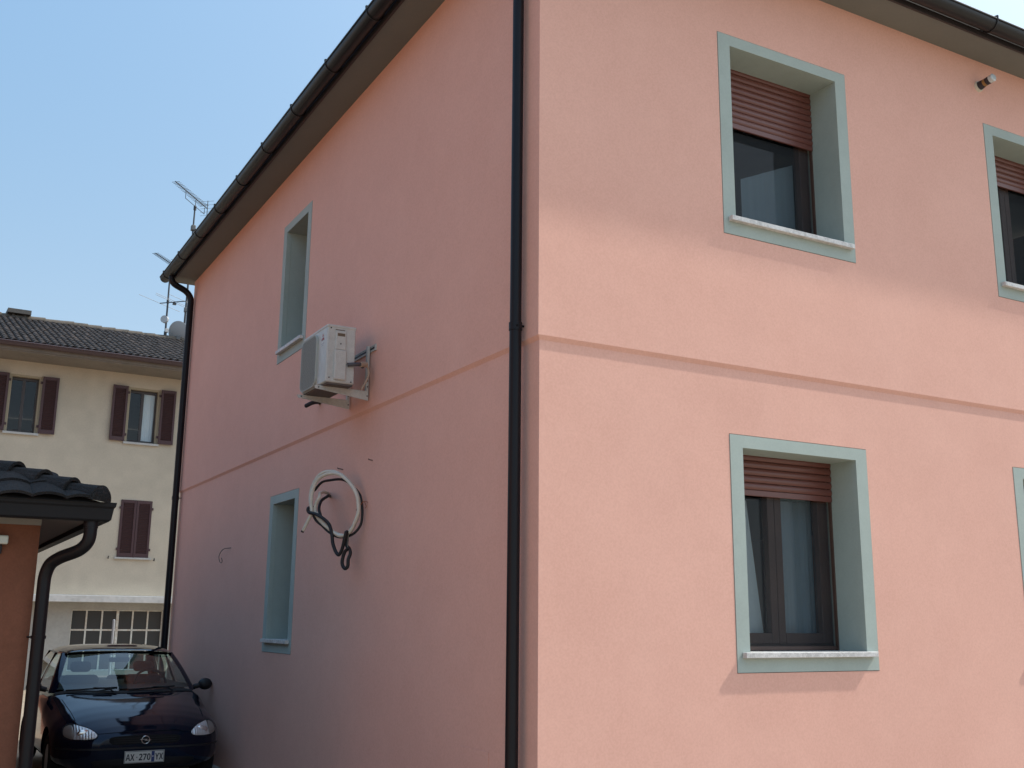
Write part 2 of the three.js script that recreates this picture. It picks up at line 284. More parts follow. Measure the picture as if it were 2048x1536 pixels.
  const far = obj('downspout', [tube([[-0.37, GY - GR + 0.01, -9.88], [-0.37, GY - 0.11, -9.88], [-0.34, GY - 0.17, -9.88], [-0.15, GY - 0.27, -9.88], [-0.085, GY - 0.36, -9.88], [-0.078, GY - 0.5, -9.88]], 0.045, 40, 20), cyl(V(-0.078, 0.09, -9.88), V(-0.078, GY - 0.48, -9.88), 0.045, 24)], M.pipe, house);
  obj('collar', [cyl(V(-0.078, 3.3, -9.88), V(-0.078, 3.35, -9.88), 0.05, 24), cyl(V(-0.078, 3.33, -9.88), V(0, 3.33, -9.88), 0.007, 8)], M.pipe, far);
}

// ---------------------------------------------------------------- things fixed to the pink walls
const white = phys({ map: mottled([0.54, 0.54, 0.505], 0.25, [[3, 0.6], [20, 0.5], [100, 0.4]], 0.7, 91), roughness: 0.45, clearcoat: 0.1 });
const whiteDull = std({ map: mottled([0.50, 0.49, 0.45], 0.3, [[5, 0.6], [40, 0.6]], 0.4, 92), roughness: 0.6 });
const rubber = std({ color: C(0.012, 0.011, 0.013), roughness: 0.6 });
const darkMetal = std({ color: C(0.05, 0.05, 0.05), roughness: 0.5, metalness: 0.5 });
{
  const X0 = -0.455, X1 = -0.205, Y0 = 3.575, Y1 = 4.075, Z0 = -3.27, Z1 = -2.66, W = Z1 - Z0;
  const ac = grp('air_conditioner'); tag(ac, 'white outdoor air conditioner unit on metal brackets on the shaded pink wall', 'air conditioner');
  const body = obj('casing', [rbx(X0, X1, Y0 + 0.012, Y1 - 0.012, Z0, Z1, 0.014, 3), rbx(X0 - 0.004, X1 + 0.003, Y1 - 0.025, Y1, Z0 - 0.004, Z1 + 0.004, 0.01, 3)], white, ac);
  obj('bolt', [[0.03, 0.47], [0.03, 0.05], [0.22, 0.03]].map(([x, y]) => cyl(V(X0 + x, Y0 + y, Z1), V(X0 + x, Y0 + y, Z1 + 0.004), 0.006, 8)), darkMetal, body);
  // fan grille: rounded field with wires, over a dark recess with a fan
  const rs = (hw, hh, r) => { const s = new THREE.Shape(); s.moveTo(-hw + r, -hh); s.lineTo(hw - r, -hh); s.absarc(hw - r, -hh + r, r, -Math.PI / 2, 0); s.lineTo(hw, hh - r); s.absarc(hw - r, hh - r, r, 0, Math.PI / 2); s.lineTo(-hw + r, hh); s.absarc(-hw + r, hh - r, r, Math.PI / 2, Math.PI); s.lineTo(-hw, -hh + r); s.absarc(-hw + r, -hh + r, r, Math.PI, 1.5 * Math.PI); return s; };
  const gz = (Z0 + 0.205), gy = (Y0 + Y1) / 2 - 0.012, put = (g) => LEFT(g).translate(X0, gy, gz);
  obj('fan_recess', put(new THREE.ExtrudeGeometry(rs(0.188, 0.215, 0.07), { depth: 0.003, bevelEnabled: false })), std({ color: C(0.10, 0.10, 0.10), roughness: 0.8 }), ac);
  const ring = rs(0.198, 0.224, 0.075); ring.holes.push(new THREE.Path(rs(0.19, 0.216, 0.069).getPoints(8).reverse()));
  const wires = [new THREE.ExtrudeGeometry(ring, { depth: 0.02, bevelEnabled: false })];
  for (let i = 0; i < 36; i++) { const y = -0.21 + i * 0.012, k = Math.abs(y) > 0.15 ? 0.188 - (0.07 - Math.sqrt(Math.max(0, 0.0049 - (Math.abs(y) - 0.145) ** 2))) : 0.188; wires.push(bx(-k, k, y - 0.0027, y + 0.0027, 0.014, 0.02)); }
  for (let i = 0; i < 9; i++) wires.push(bx(-0.16 + i * 0.04 - 0.003, -0.16 + i * 0.04 + 0.003, -0.205, 0.205, 0.012, 0.0138));
  obj('fan_grille', wires.map(put), std({ color: C(0.40, 0.40, 0.36), roughness: 0.55 }), ac);
  // emblem: three red lozenges and two lines of small grey lettering
  const loz = (a, dx, dy) => { const p = [[0, 0], [0.009, 0.0156], [0, 0.0312], [-0.009, 0.0156]].map(([x, y]) => [x * Math.cos(a) - y * Math.sin(a) + dx, x * Math.sin(a) + y * Math.cos(a) + dy]); return prism(p, 0.0016); };
  const em = [loz(0, 0, 0), loz(2 * Math.PI / 3, 0, 0), loz(-2 * Math.PI / 3, 0, 0)].map((g) => LEFT(g.scale(1.25, 1.25, 1)).translate(X0, Y1 - 0.10, Z1 - 0.105));
  obj('emblem', em, std({ color: C(0.30, 0.02, 0.03), roughness: 0.5 }), ac);
  const cv = document.createElement('canvas'); cv.width = 256; cv.height = 96; const cx = cv.getContext('2d');
  cx.fillStyle = '#c9c9c4'; cx.fillRect(0, 0, 256, 96); cx.fillStyle = '#6f7684'; cx.font = 'bold 34px sans-serif'; cx.textAlign = 'center'; cx.fillText('MITSUBISHI', 128, 40); cx.fillText('ELECTRIC', 128, 80);
  const ct = new THREE.CanvasTexture(cv); ct.colorSpace = THREE.SRGBColorSpace;
  obj('lettering', LEFT(new THREE.PlaneGeometry(0.10, 0.038)).translate(X0 - 0.001, Y1 - 0.155, Z1 - 0.105), std({ map: ct, roughness: 0.5 }), ac, true);
  // service cover on the end with a finger grip
  const cover = obj('service_cover', [rbx(X0 + 0.07, X0 + 0.165, Y0 + 0.29, Y1 - 0.045, Z1 - 0.01, Z1 + 0.012, 0.01, 3), rbx(X0 + 0.065, X0 + 0.17, Y0 + 0.035, Y0 + 0.29, Z1 - 0.01, Z1 + 0.02, 0.012, 3)], white, ac);
  obj('grip', [rbx(X0 + 0.085, X0 + 0.15, Y1 - 0.095, Y1 - 0.07, Z1 + 0.0125, Z1 + 0.0145, 0.001, 1), bx(X0 + 0.07, X0 + 0.15, Y1 - 0.045, Y1 - 0.038, Z1 + 0.0005, Z1 + 0.004)], std({ color: C(0.16, 0.11, 0.07), roughness: 0.7 }), cover);
  obj('bolt', cyl(V(X0 + 0.115, Y0 + 0.34, Z1 + 0.01), V(X0 + 0.115, Y0 + 0.34, Z1 + 0.016), 0.006, 8), darkMetal, cover);
  obj('base_tray', bx(X0 + 0.02, X1 - 0.01, Y0 - 0.002, Y0 + 0.012, Z0 + 0.02, Z1 - 0.01), std({ color: C(0.12, 0.10, 0.09), roughness: 0.8 }), ac);
  // brackets: wall rail, two uprights, two arms
  const rail = obj('wall_rail', [bx(-0.03, -STEP - 0.001, 3.91, 3.916, -3.42, -2.665), bx(-0.03, -STEP - 0.001, 3.955, 3.961, -3.42, -2.665), bx(-0.026, -STEP - 0.001, 3.916, 3.955, -3.42, -2.665), bx(-0.03, -STEP, 3.908, 3.963, -2.664, -2.659)], whiteDull, ac);
  obj('slot', [bx(-0.029, -0.0262, 3.928, 3.943, -2.775, -2.69), bx(-0.029, -0.0262, 3.928, 3.943, -3.2, -2.85)], rubber, rail);
  for (const z of [-2.795, -3.24]) {
    const b = obj('bracket', [bx(-0.052, -0.0315, 3.50, 3.965, z - 0.016, z + 0.016), prism([[-0.50, 3.548], [-0.032, 3.492], [-0.032, 3.57], [-0.48, 3.576], [-0.50, 3.572]], 0.004).translate(0, 0, z + 0.016), bx(-0.498, -0.05, 3.5705, 3.5745, z - 0.02, z + 0.0155)], whiteDull, ac);
    obj('bolt', [3.53, 3.61, 3.66, 3.71].map((y) => cyl(V(-0.042, y, z + 0.016), V(-0.042, y, z + 0.022), 0.006, 8)).concat([cyl(V(-0.47, 3.56, z + 0.02), V(-0.47, 3.56, z + 0.025), 0.006, 8)]), darkMetal, b);
    obj('foot', [rbx(-0.44, -0.4, 3.5748, 3.588, z - 0.02, z + 0.012, 0.004), rbx(-0.26, -0.22, 3.5748, 3.588, z - 0.02, z + 0.012, 0.004)], rubber, b);
  }
  obj('refrigerant_pipe', [tube([[X1 + -0.07, Y0 + 0.17, Z1 + 0.015], [X1 + 0.0, Y0 + 0.18, Z1 + 0.03], [-0.12, Y0 + 0.2, Z1 - 0.02], [-0.1, Y0 + 0.2, Z1 - 0.1]], 0.017, 20, 10)], std({ color: C(0.07, 0.07, 0.08), roughness: 0.6 }), ac);
  obj('valve', [cyl(V(-0.165, Y0 + 0.185, Z1 + 0.02), V(-0.10, Y0 + 0.20, Z1 - 0.01), 0.022, 12), tube([[-0.11, Y0 + 0.19, Z1 - 0.005], [-0.08, Y0 + 0.17, Z1 - 0.015], [-0.075, Y0 + 0.11, Z1 - 0.015], [-0.1, Y0 + 0.04, Z1 - 0.03], [-0.12, Y0 - 0.01, Z1 - 0.05]], 0.010, 24, 8)], std({ color: C(0.42, 0.30, 0.22), roughness: 0.5 }), ac);

  tag(obj('pipe_stub', capTube([[0.02, 3.69, -4.1], [-0.04, 3.695, -4.03], [-0.11, 3.675, -3.99], [-0.17, 3.64, -3.99]], 0.02, 24, 12), rubber), 'short black pipe end sticking out of the wall under the air conditioner', 'pipe');
}
{ // coil of refrigerant hoses
  const coil = grp('hose_coil'); tag(coil, 'coil of white and black hoses hung on the shaded pink wall', 'hose coil');
  const ins = std({ map: mottled([0.64, 0.59, 0.49], 0.4, [[8, 0.6], [60, 0.5]], 0.2, 95), roughness: 0.75 });
  const w1 = [[0.02, 2.80, -3.76], [-0.08, 2.80, -3.62], [-0.2, 2.76, -3.40], [-0.253, 2.709, -3.253], [-0.267, 2.658, -3.285], [-0.271, 2.599, -3.294], [-0.256, 2.537, -3.259], [-0.215, 2.46, -3.167], [-0.172, 2.403, -3.069], [-0.134, 2.374, -2.982], [-0.105, 2.384, -2.916], [-0.084, 2.433, -2.868], [-0.064, 2.514, -2.823], [-0.059, 2.59, -2.811], [-0.064, 2.668, -2.823], [-0.085, 2.755, -2.869], [-0.12, 2.833, -2.949], [-0.155, 2.889, -3.029], [-0.193, 2.919, -3.117], [-0.236, 2.92, -3.213], [-0.266, 2.885, -3.282], [-0.291, 2.802, -3.339], [-0.298, 2.702, -3.354], [-0.287, 2.607, -3.33]];
  const w2 = [[-0.339, 2.435, -3.374], [-0.316, 2.519, -3.322], [-0.303, 2.57, -3.292], [-0.305, 2.658, -3.31], [-0.3, 2.764, -3.297], [-0.276, 2.855, -3.257], [-0.233, 2.897, -3.158], [-0.18, 2.891, -3.036], [-0.145, 2.852, -2.957], [-0.108, 2.78, -2.873], [-0.083, 2.698, -2.815], [-0.074, 2.626, -2.796], [-0.073, 2.549, -2.792], [-0.086, 2.474, -2.823], [-0.11, 2.397, -2.877], [-0.152, 2.369, -2.972], [-0.198, 2.422, -3.077], [-0.245, 2.499, -3.185], [-0.259, 2.57, -3.266]];
  const bk = [[-0.264, 2.778, -3.352], [-0.23, 2.84, -3.276], [-0.185, 2.852, -3.171], [-0.139, 2.851, -3.067], [-0.108, 2.829, -2.998], [-0.066, 2.76, -2.901], [-0.043, 2.704, -2.848], [-0.032, 2.631, -2.823], [-0.033, 2.539, -2.801], [-0.038, 2.457, -2.813], [-0.073, 2.393, -2.841], [-0.112, 2.362, -2.931], [-0.156, 2.366, -3.033], [-0.203, 2.416, -3.138], [-0.235, 2.469, -3.211], [-0.263, 2.511, -3.275], [-0.294, 2.571, -3.295]];
  const bk2 = [[-0.265, 2.63, -3.36], [-0.33, 2.613, -3.305], [-0.328, 2.586, -3.299], [-0.288, 2.558, -3.209], [-0.249, 2.513, -3.119], [-0.218, 2.466, -3.074], [-0.203, 2.387, -3.039], [-0.195, 2.303, -3.021], [-0.176, 2.228, -2.979], [-0.165, 2.212, -2.953], [-0.151, 2.255, -2.922], [-0.146, 2.342, -2.884], [-0.139, 2.401, -2.868], [-0.119, 2.35, -2.897], [-0.12, 2.286, -2.9], [-0.107, 2.26, -2.87], [-0.101, 2.222, -2.857], [-0.115, 2.171, -2.864], [-0.116, 2.117, -2.865], [-0.128, 2.099, -2.893], [-0.142, 2.135, -2.924], [-0.14, 2.192, -2.921], [-0.13, 2.241, -2.897], [-0.116, 2.263, -2.865]];
  const bk3 = [[0.02, 2.78, -3.74], [-0.06, 2.765, -3.58], [-0.135, 2.737, -3.382], [-0.192, 2.696, -3.364], [-0.237, 2.62, -3.292], [-0.25, 2.545, -3.205]];
  const w = obj('white_hose', capTube(w1, 0.0145, 160, 10), ins, coil); obj('white_hose', capTube(w2, 0.0145, 140, 10), ins, coil);
  obj('hose_end', cyl(V(-0.339, 2.437, -3.374), V(-0.345, 2.418, -3.386), 0.013, 10), rubber, w);
  for (const [p, n, r] of [[bk, 120, 0.011], [bk2, 150, 0.0145], [bk3, 50, 0.013]]) obj('black_hose', capTube(p, r, n, 10), rubber, coil);
  obj('tie_wire', [tube([[0.02, 2.63, -2.76], [-0.03, 2.645, -2.775], [-0.05, 2.62, -2.80], [-0.075, 2.575, -2.83], [-0.062, 2.56, -2.81], [-0.045, 2.60, -2.81]], 0.0028, 30, 6), tube([[-0.03, 2.645, -2.775], [-0.02, 2.60, -2.75], [-0.03, 2.585, -2.75]], 0.0028, 10, 6)], std({ color: C(0.30, 0.07, 0.02), roughness: 0.7 }), coil);
  obj('loose_wire', tube([[-0.11, 2.44, -2.86], [-0.115, 2.40, -2.87], [-0.118, 2.33, -2.88], [-0.125, 2.25, -2.87]], 0.0022, 20, 5), std({ color: C(0.25, 0.25, 0.2), roughness: 0.6 }), coil);
}
tag(obj('curled_wire', tube([[0.01, 2.487, -7.0], [-0.03, 2.484, -7.03], [-0.045, 2.481, -7.15], [-0.05, 2.446, -7.28], [-0.045, 2.392, -7.36], [-0.04, 2.343, -7.33], [-0.04, 2.325, -7.24], [-0.045, 2.348, -7.2], [-0.05, 2.38, -7.22]], 0.004, 50, 6), rubber), 'thin black curled wire sticking out of the lower pink wall near the car', 'wire');
tag(obj('wall_nail', [cyl(V(0.01, 2.978, -2.70), V(-0.035, 2.982, -2.70), 0.004, 6), cyl(V(-0.035, 2.982, -2.70), V(-0.037, 2.99, -2.70), 0.004, 6)], darkMetal), 'small dark nail in the pink wall above and right of the hose coil', 'nail');
tag(obj('wall_nail_001', [cyl(V(0.01, 2.982, -3.39), V(-0.05, 2.988, -3.39), 0.0045, 6), cyl(V(-0.05, 2.988, -3.39), V(-0.052, 2.996, -3.39), 0.0045, 6)], darkMetal), 'small dark nail in the pink wall straight above the hose coil', 'nail');
{ // lamp holder under the eaves
  const l = grp('wall_lamp', scene, [4.425, 6.285, STEP]); l.scale.setScalar(0.82); tag(l, 'small round bulkhead lamp fitting on the pink wall under the right eaves', 'lamp');
  const dir = V(-0.0, 0.12, 1).normalize(), at = (t) => dir.clone().multiplyScalar(t);
  obj('base_ring', cyl(V(0, 0, -0.005), at(0.022), 0.062, 28, 0.056), std({ color: C(0.62, 0.58, 0.48), roughness: 0.6 }), l);
  obj('lamp_holder', [cyl(at(0.02), at(0.075), 0.048, 24, 0.042), cyl(at(0.105), at(0.15), 0.040, 24, 0.042)], std({ color: C(0.025, 0.022, 0.03), roughness: 0.5 }), l);
  obj('brass_band', cyl(at(0.075), at(0.105), 0.041, 24), std({ color: C(0.35, 0.22, 0.09), roughness: 0.4, metalness: 0.6 }), l);
  obj('glass_cap', [cyl(at(0.15), at(0.19), 0.043, 24), cyl(at(0.19), at(0.2), 0.043, 24, 0.03)], phys({ color: C(0.55, 0.60, 0.60), roughness: 0.2, clearcoat: 1 }), l);
}

// ---------------------------------------------------------------- garage on the left
{
  const g = grp('garage'); tag(g, 'low rust-brown garage with dark tiled hip roof at the left edge', 'garage');
  const XR = -2.5, ZF = -2.4, XL = -7, ZB = -12.4, WT = 2.34;
  const brown = std({ map: mottled([0.19, 0.072, 0.04], 0.25, [[3, 0.6], [9, 0.5], [60, 0.4], [250, 0.6]], 2.2, 101, 1024), bumpMap: plasterBump, bumpScale: 0.008, roughness: 0.92 });
  obj('wall', bx(XL, XR, 0, WT - 0.045, ZB, ZF), brown, g);
  obj('wall_trim', bx(XL, XR + 0.003, WT - 0.044, WT, ZB, ZF + 0.004), std({ color: C(0.26, 0.25, 0.23), roughness: 0.9 }), g);
  const path = [[XL, ZF], [XR, ZF], [XR, ZB]].reverse(), out = (o) => o; // outward is to the right of travel from the back to the front, then left
  const sw = (p, c) => sweep(p, [[XR, ZB], [XR, ZF], [XL, ZF]].map((q) => q), c);
  const flip = (prof) => prof.map(([o, y]) => [-o, y]);
  obj('soffit', sw(flip([[-0.1, 2.342], [0.30, 2.342], [0.30, 2.37], [-0.1, 2.37]]), 0.3), std({ color: C(0.16, 0.14, 0.13), roughness: 0.9 }), g);
  const GX = 0.022, gp0 = [[0.29, 2.30], [0.355, 2.30], [0.368, 2.312], [0.378, 2.385], [0.388, 2.398], [0.392, 2.425], [0.384, 2.425], [0.378, 2.402], [0.366, 2.392], [0.356, 2.318], [0.298, 2.306], [0.298, 2.43], [0.29, 2.43]];
  const gp = gp0.map(([o, y]) => [o + GX, y + 0.012]);
  obj('gutter', sw(flip(gp), 0.4), M.gutterDark, g);
  const down = obj('downspout', [capTube([[-2.225, 2.31, -2.08], [-2.225, 2.22, -2.08], [-2.235, 2.175, -2.09], [-2.27, 2.13, -2.13], [-2.38, 2.075, -2.26], [-2.425, 2.035, -2.31], [-2.447, 1.96, -2.335], [-2.45, 1.86, -2.34]], 0.042, 70, 18), cyl(V(-2.45, 0, -2.34), V(-2.45, 1.87, -2.34), 0.042, 24)], M.pipe, g);
  obj('collar', [cyl(V(-2.45, 1.55, -2.34), V(-2.45, 1.57, -2.34), 0.048, 24), cyl(V(-2.45, 1.56, -2.34), V(-2.515, 1.56, -2.39), 0.006, 8), cyl(V(-2.225, 2.27, -2.08), V(-2.225, 2.315, -2.08), 0.047, 20)], M.pipe, down);
  // hip roof
  const p = 0.37, ex = XR + 0.33, ez = ZF + 0.43, ey = 2.43, half = (ex - (XL - 0.35)) / 2;
  const zc = ez, rx = ex - half, ry = ey + half * p, rz1 = ez - half, rz0 = ZB - 0.35 + half;
  const A = [ex, ey, ez], B = [ex, ey, ZB - 0.35], Cc = [XL - 0.35, ey, ZB - 0.35], D = [XL - 0.35, ey, ez], R1 = [rx, ry, Math.min(rz1, -4.4)], R0 = [rx, ry, Math.min(rz1, -4.4) - 0.2];
  const rg = new THREE.BufferGeometry(); rg.setAttribute('position', new THREE.Float32BufferAttribute([[A, R1, D], [A, B, R0], [A, R0, R1], [B, Cc, R0], [Cc, D, R1], [Cc, R1, R0], [A, D, Cc], [A, Cc, B]].flat(2), 3)); rg.computeVertexNormals();
  const roof = obj('roof', rg, M.roofTile, g);
  // field tiles of the front slope: wavy, lapped
  const pitch = 0.2, len = 0.36, wave = (x) => 0.022 * Math.pow(Math.abs(Math.cos(Math.PI * x / pitch)), 0.8);
  const top = [], bot = []; for (let i = 0; i <= 14; i++) { const x = -pitch / 2 + pitch * i / 14; top.push([x, wave(x) + 0.03]); bot.push([x, wave(x) + 0.012]); }
  const tg = []; for (let k = 0; k < 3; k++) { const t = uvBox(toCreasedNormals(clean(prism([...top, ...bot.reverse()].map(([x, y]) => [x + 0.0006 * k, y]), len)), 0.6)); tg.push(t); bot.reverse(); }
  const slope = Math.atan(p), mats = [0, 1, 2].map((k) => std({ map: mottled([[0.017, 0.0165, 0.017], [0.012, 0.012, 0.0125], [0.022, 0.020, 0.0195]][k], 0.9, [[4, 0.5], [30, 0.6], [120, 1.0]], 0.5, 110 + k), bumpMap: bumpTex([[20, 0.3], [90, 0.5]], 0.4, 140 + k, 256), bumpScale: 0.016, roughness: 0.95 }));
  for (let r = 0; r < 3; r++) for (let c = 0; c < 22; c++) {
    const x = ex - 0.14 - c * pitch - (r ? 0 : 0), d0 = r * 0.3, zf = ez + 0.03 - d0 * Math.cos(slope), hipx = ex - (ez - zf) - 0.1;
    if (x > hipx + 0.02) continue;
    const t = new THREE.Mesh(tg[(r + c) % 3], mats[Math.floor(rnd() * 3)]); t.name = 'roof_tile'; t.castShadow = t.receiveShadow = true;
    t.rotation.x = slope - 0.045; t.position.set(x, ey - 0.012 + d0 * Math.sin(slope) + rr(-0.003, 0.003) + 0.012, zf); t.translateZ(-len); roof.add(t);
  }
  // half-round hip tiles climbing from the corner
  const hipTile = (closed) => {                          // tapers from the wide lower end (at +z) to the narrow upper end
    const L = 0.31, N = 18, ring = (r, z) => Array.from({ length: N + 1 }, (_, i) => { const a = Math.PI * i / N; return [r * Math.cos(a), r * 1.02 * Math.sin(a), z]; });
    const rows = [ring(0.052, 0), ring(0.070, 0), ring(0.100, L - 0.012), ring(0.103, L - 0.004), ring(0.098, L), ring(0.080, L), ring(0.074, L - 0.02)];
    const gs = [grid(rows.length - 1, N, (u, v) => rows[Math.round(u * (rows.length - 1))][Math.round(v * N)])];
    if (closed) gs.push(grid(8, N, (u, v) => { const a = Math.PI * v, r = 0.097 * Math.cos(u * Math.PI / 2); return [r * Math.cos(a), r * Math.sin(a), L - 0.003 + 0.05 * Math.sin(u * Math.PI / 2)]; }));
    return uvBox(toCreasedNormals(joined(gs), 0.7));
  };
  const ht = hipTile(false), ht0 = hipTile(true);
  const hd = V(-1, p, -1).normalize(), q = new THREE.Quaternion().setFromRotationMatrix(new THREE.Matrix4().lookAt(V(0, 0, 0), hd, V(0, 1, 0)));
  for (let i = 0; i < 14; i++) {
    const t = new THREE.Mesh(i ? ht : ht0, mats[(i * 2 + 1) % 3]); t.name = 'hip_tile'; t.castShadow = t.receiveShadow = true;
    const k = 0.10 + i * 0.162; t.quaternion.copy(q); t.position.set(ex - k, ey + 0.0 + k * p, ez - k); t.rotateX(rr(-0.075, -0.045)); t.rotateY(rr(-0.03, 0.03)); t.rotateZ(rr(-0.05, 0.05)); t.translateZ(-0.20); roof.add(t);
  }
  const lamp = grp('garage_lamp', scene, [-2.725, 2.185, ZF]); tag(lamp, 'small pale bulkhead lamp on the rust-brown garage wall', 'lamp');
  obj('lamp_glass', rbx(-0.1, 0.03, -0.028, 0.03, 0.02, 0.09, 0.01, 3), phys({ color: C(0.55, 0.57, 0.50), roughness: 0.3, clearcoat: 0.6 }), lamp);
  obj('lamp_base', [rbx(-0.09, 0.015, -0.02, 0.025, 0, 0.022, 0.004), rbx(-0.07, 0.0, -0.09, -0.03, 0, 0.04, 0.006)], rubber, lamp);
}

// ---------------------------------------------------------------- unseen house added farther left to bounce warm light onto the pink wall
{
  const h = grp('added_bounce_house', scene, [-12.5, 0, 4]); tag(h, 'added unseen rust-orange house left of the garage that bounces warm light', 'house');
  const X = -9, Z = -19, H = 6.8, rust = std({ map: mottled([0.56, 0.235, 0.11], 0.2, [[3, 0.5], [9, 0.5], [60, 0.4], [512, 0.6]], 4, 161, 1024), bumpMap: plasterBump, bumpScale: 0.008, roughness: 0.92 }), dark = phys({ color: C(0.03, 0.035, 0.04), roughness: 0.1 });
  const wins = []; for (const y of [1.1, 4.1]) for (let i = 0; i < 5; i++) wins.push([-1.9 - i * 3.7, y]);
  obj('wall', [LEFT(wallWith(0, -Z, 0, H, wins.map(([z, y]) => [-z - 1.1, -z, y, y + 1.5]), 0.3)).rotateY(Math.PI).translate(-0.3, 0, 0), bx(X, -0.3, 0, H, -0.3, 0), bx(X, -0.3, 0, H, Z, Z + 0.3), bx(X, X + 0.3, 0, H, Z + 0.3, -0.3), bx(X + 0.3, -0.3, 3, 3.2, Z + 0.3, -0.3)], rust, h);
  for (const [z, y] of wins) { const w = obj('window', bx(-0.2, -0.17, y, y + 1.5, z, z + 1.1), dark, h); obj('frame', [bx(-0.17, -0.12, y, y + 1.5, z, z + 0.06), bx(-0.17, -0.12, y, y + 1.5, z + 1.04, z + 1.1), bx(-0.17, -0.12, y, y + 1.5, z + 0.52, z + 0.58), bx(-0.17, -0.12, y + 1.44, y + 1.5, z + 0.06, z + 0.52), bx(-0.17, -0.12, y + 1.44, y + 1.5, z + 0.58, z + 1.04)], M.timber, w); obj('sill', bx(-0.1, 0.06, y - 0.05, y - 0.002, z - 0.05, z + 1.15), M.stone, w); }
  obj('roof', prism([[0.6, H], [X / 2, H + 2.0], [X - 0.6, H], [X - 0.6, H - 0.12], [0.6, H - 0.12]], 20.2).translate(0, 0.13, Z - 0.6), M.roofTile, h);
  obj('gutter', sweep(gutterProfile(0.075, 0.68, H + 0.12), [[0, 0.6], [0, Z - 0.6]].reverse(), 0.6), M.gutter, h);
}

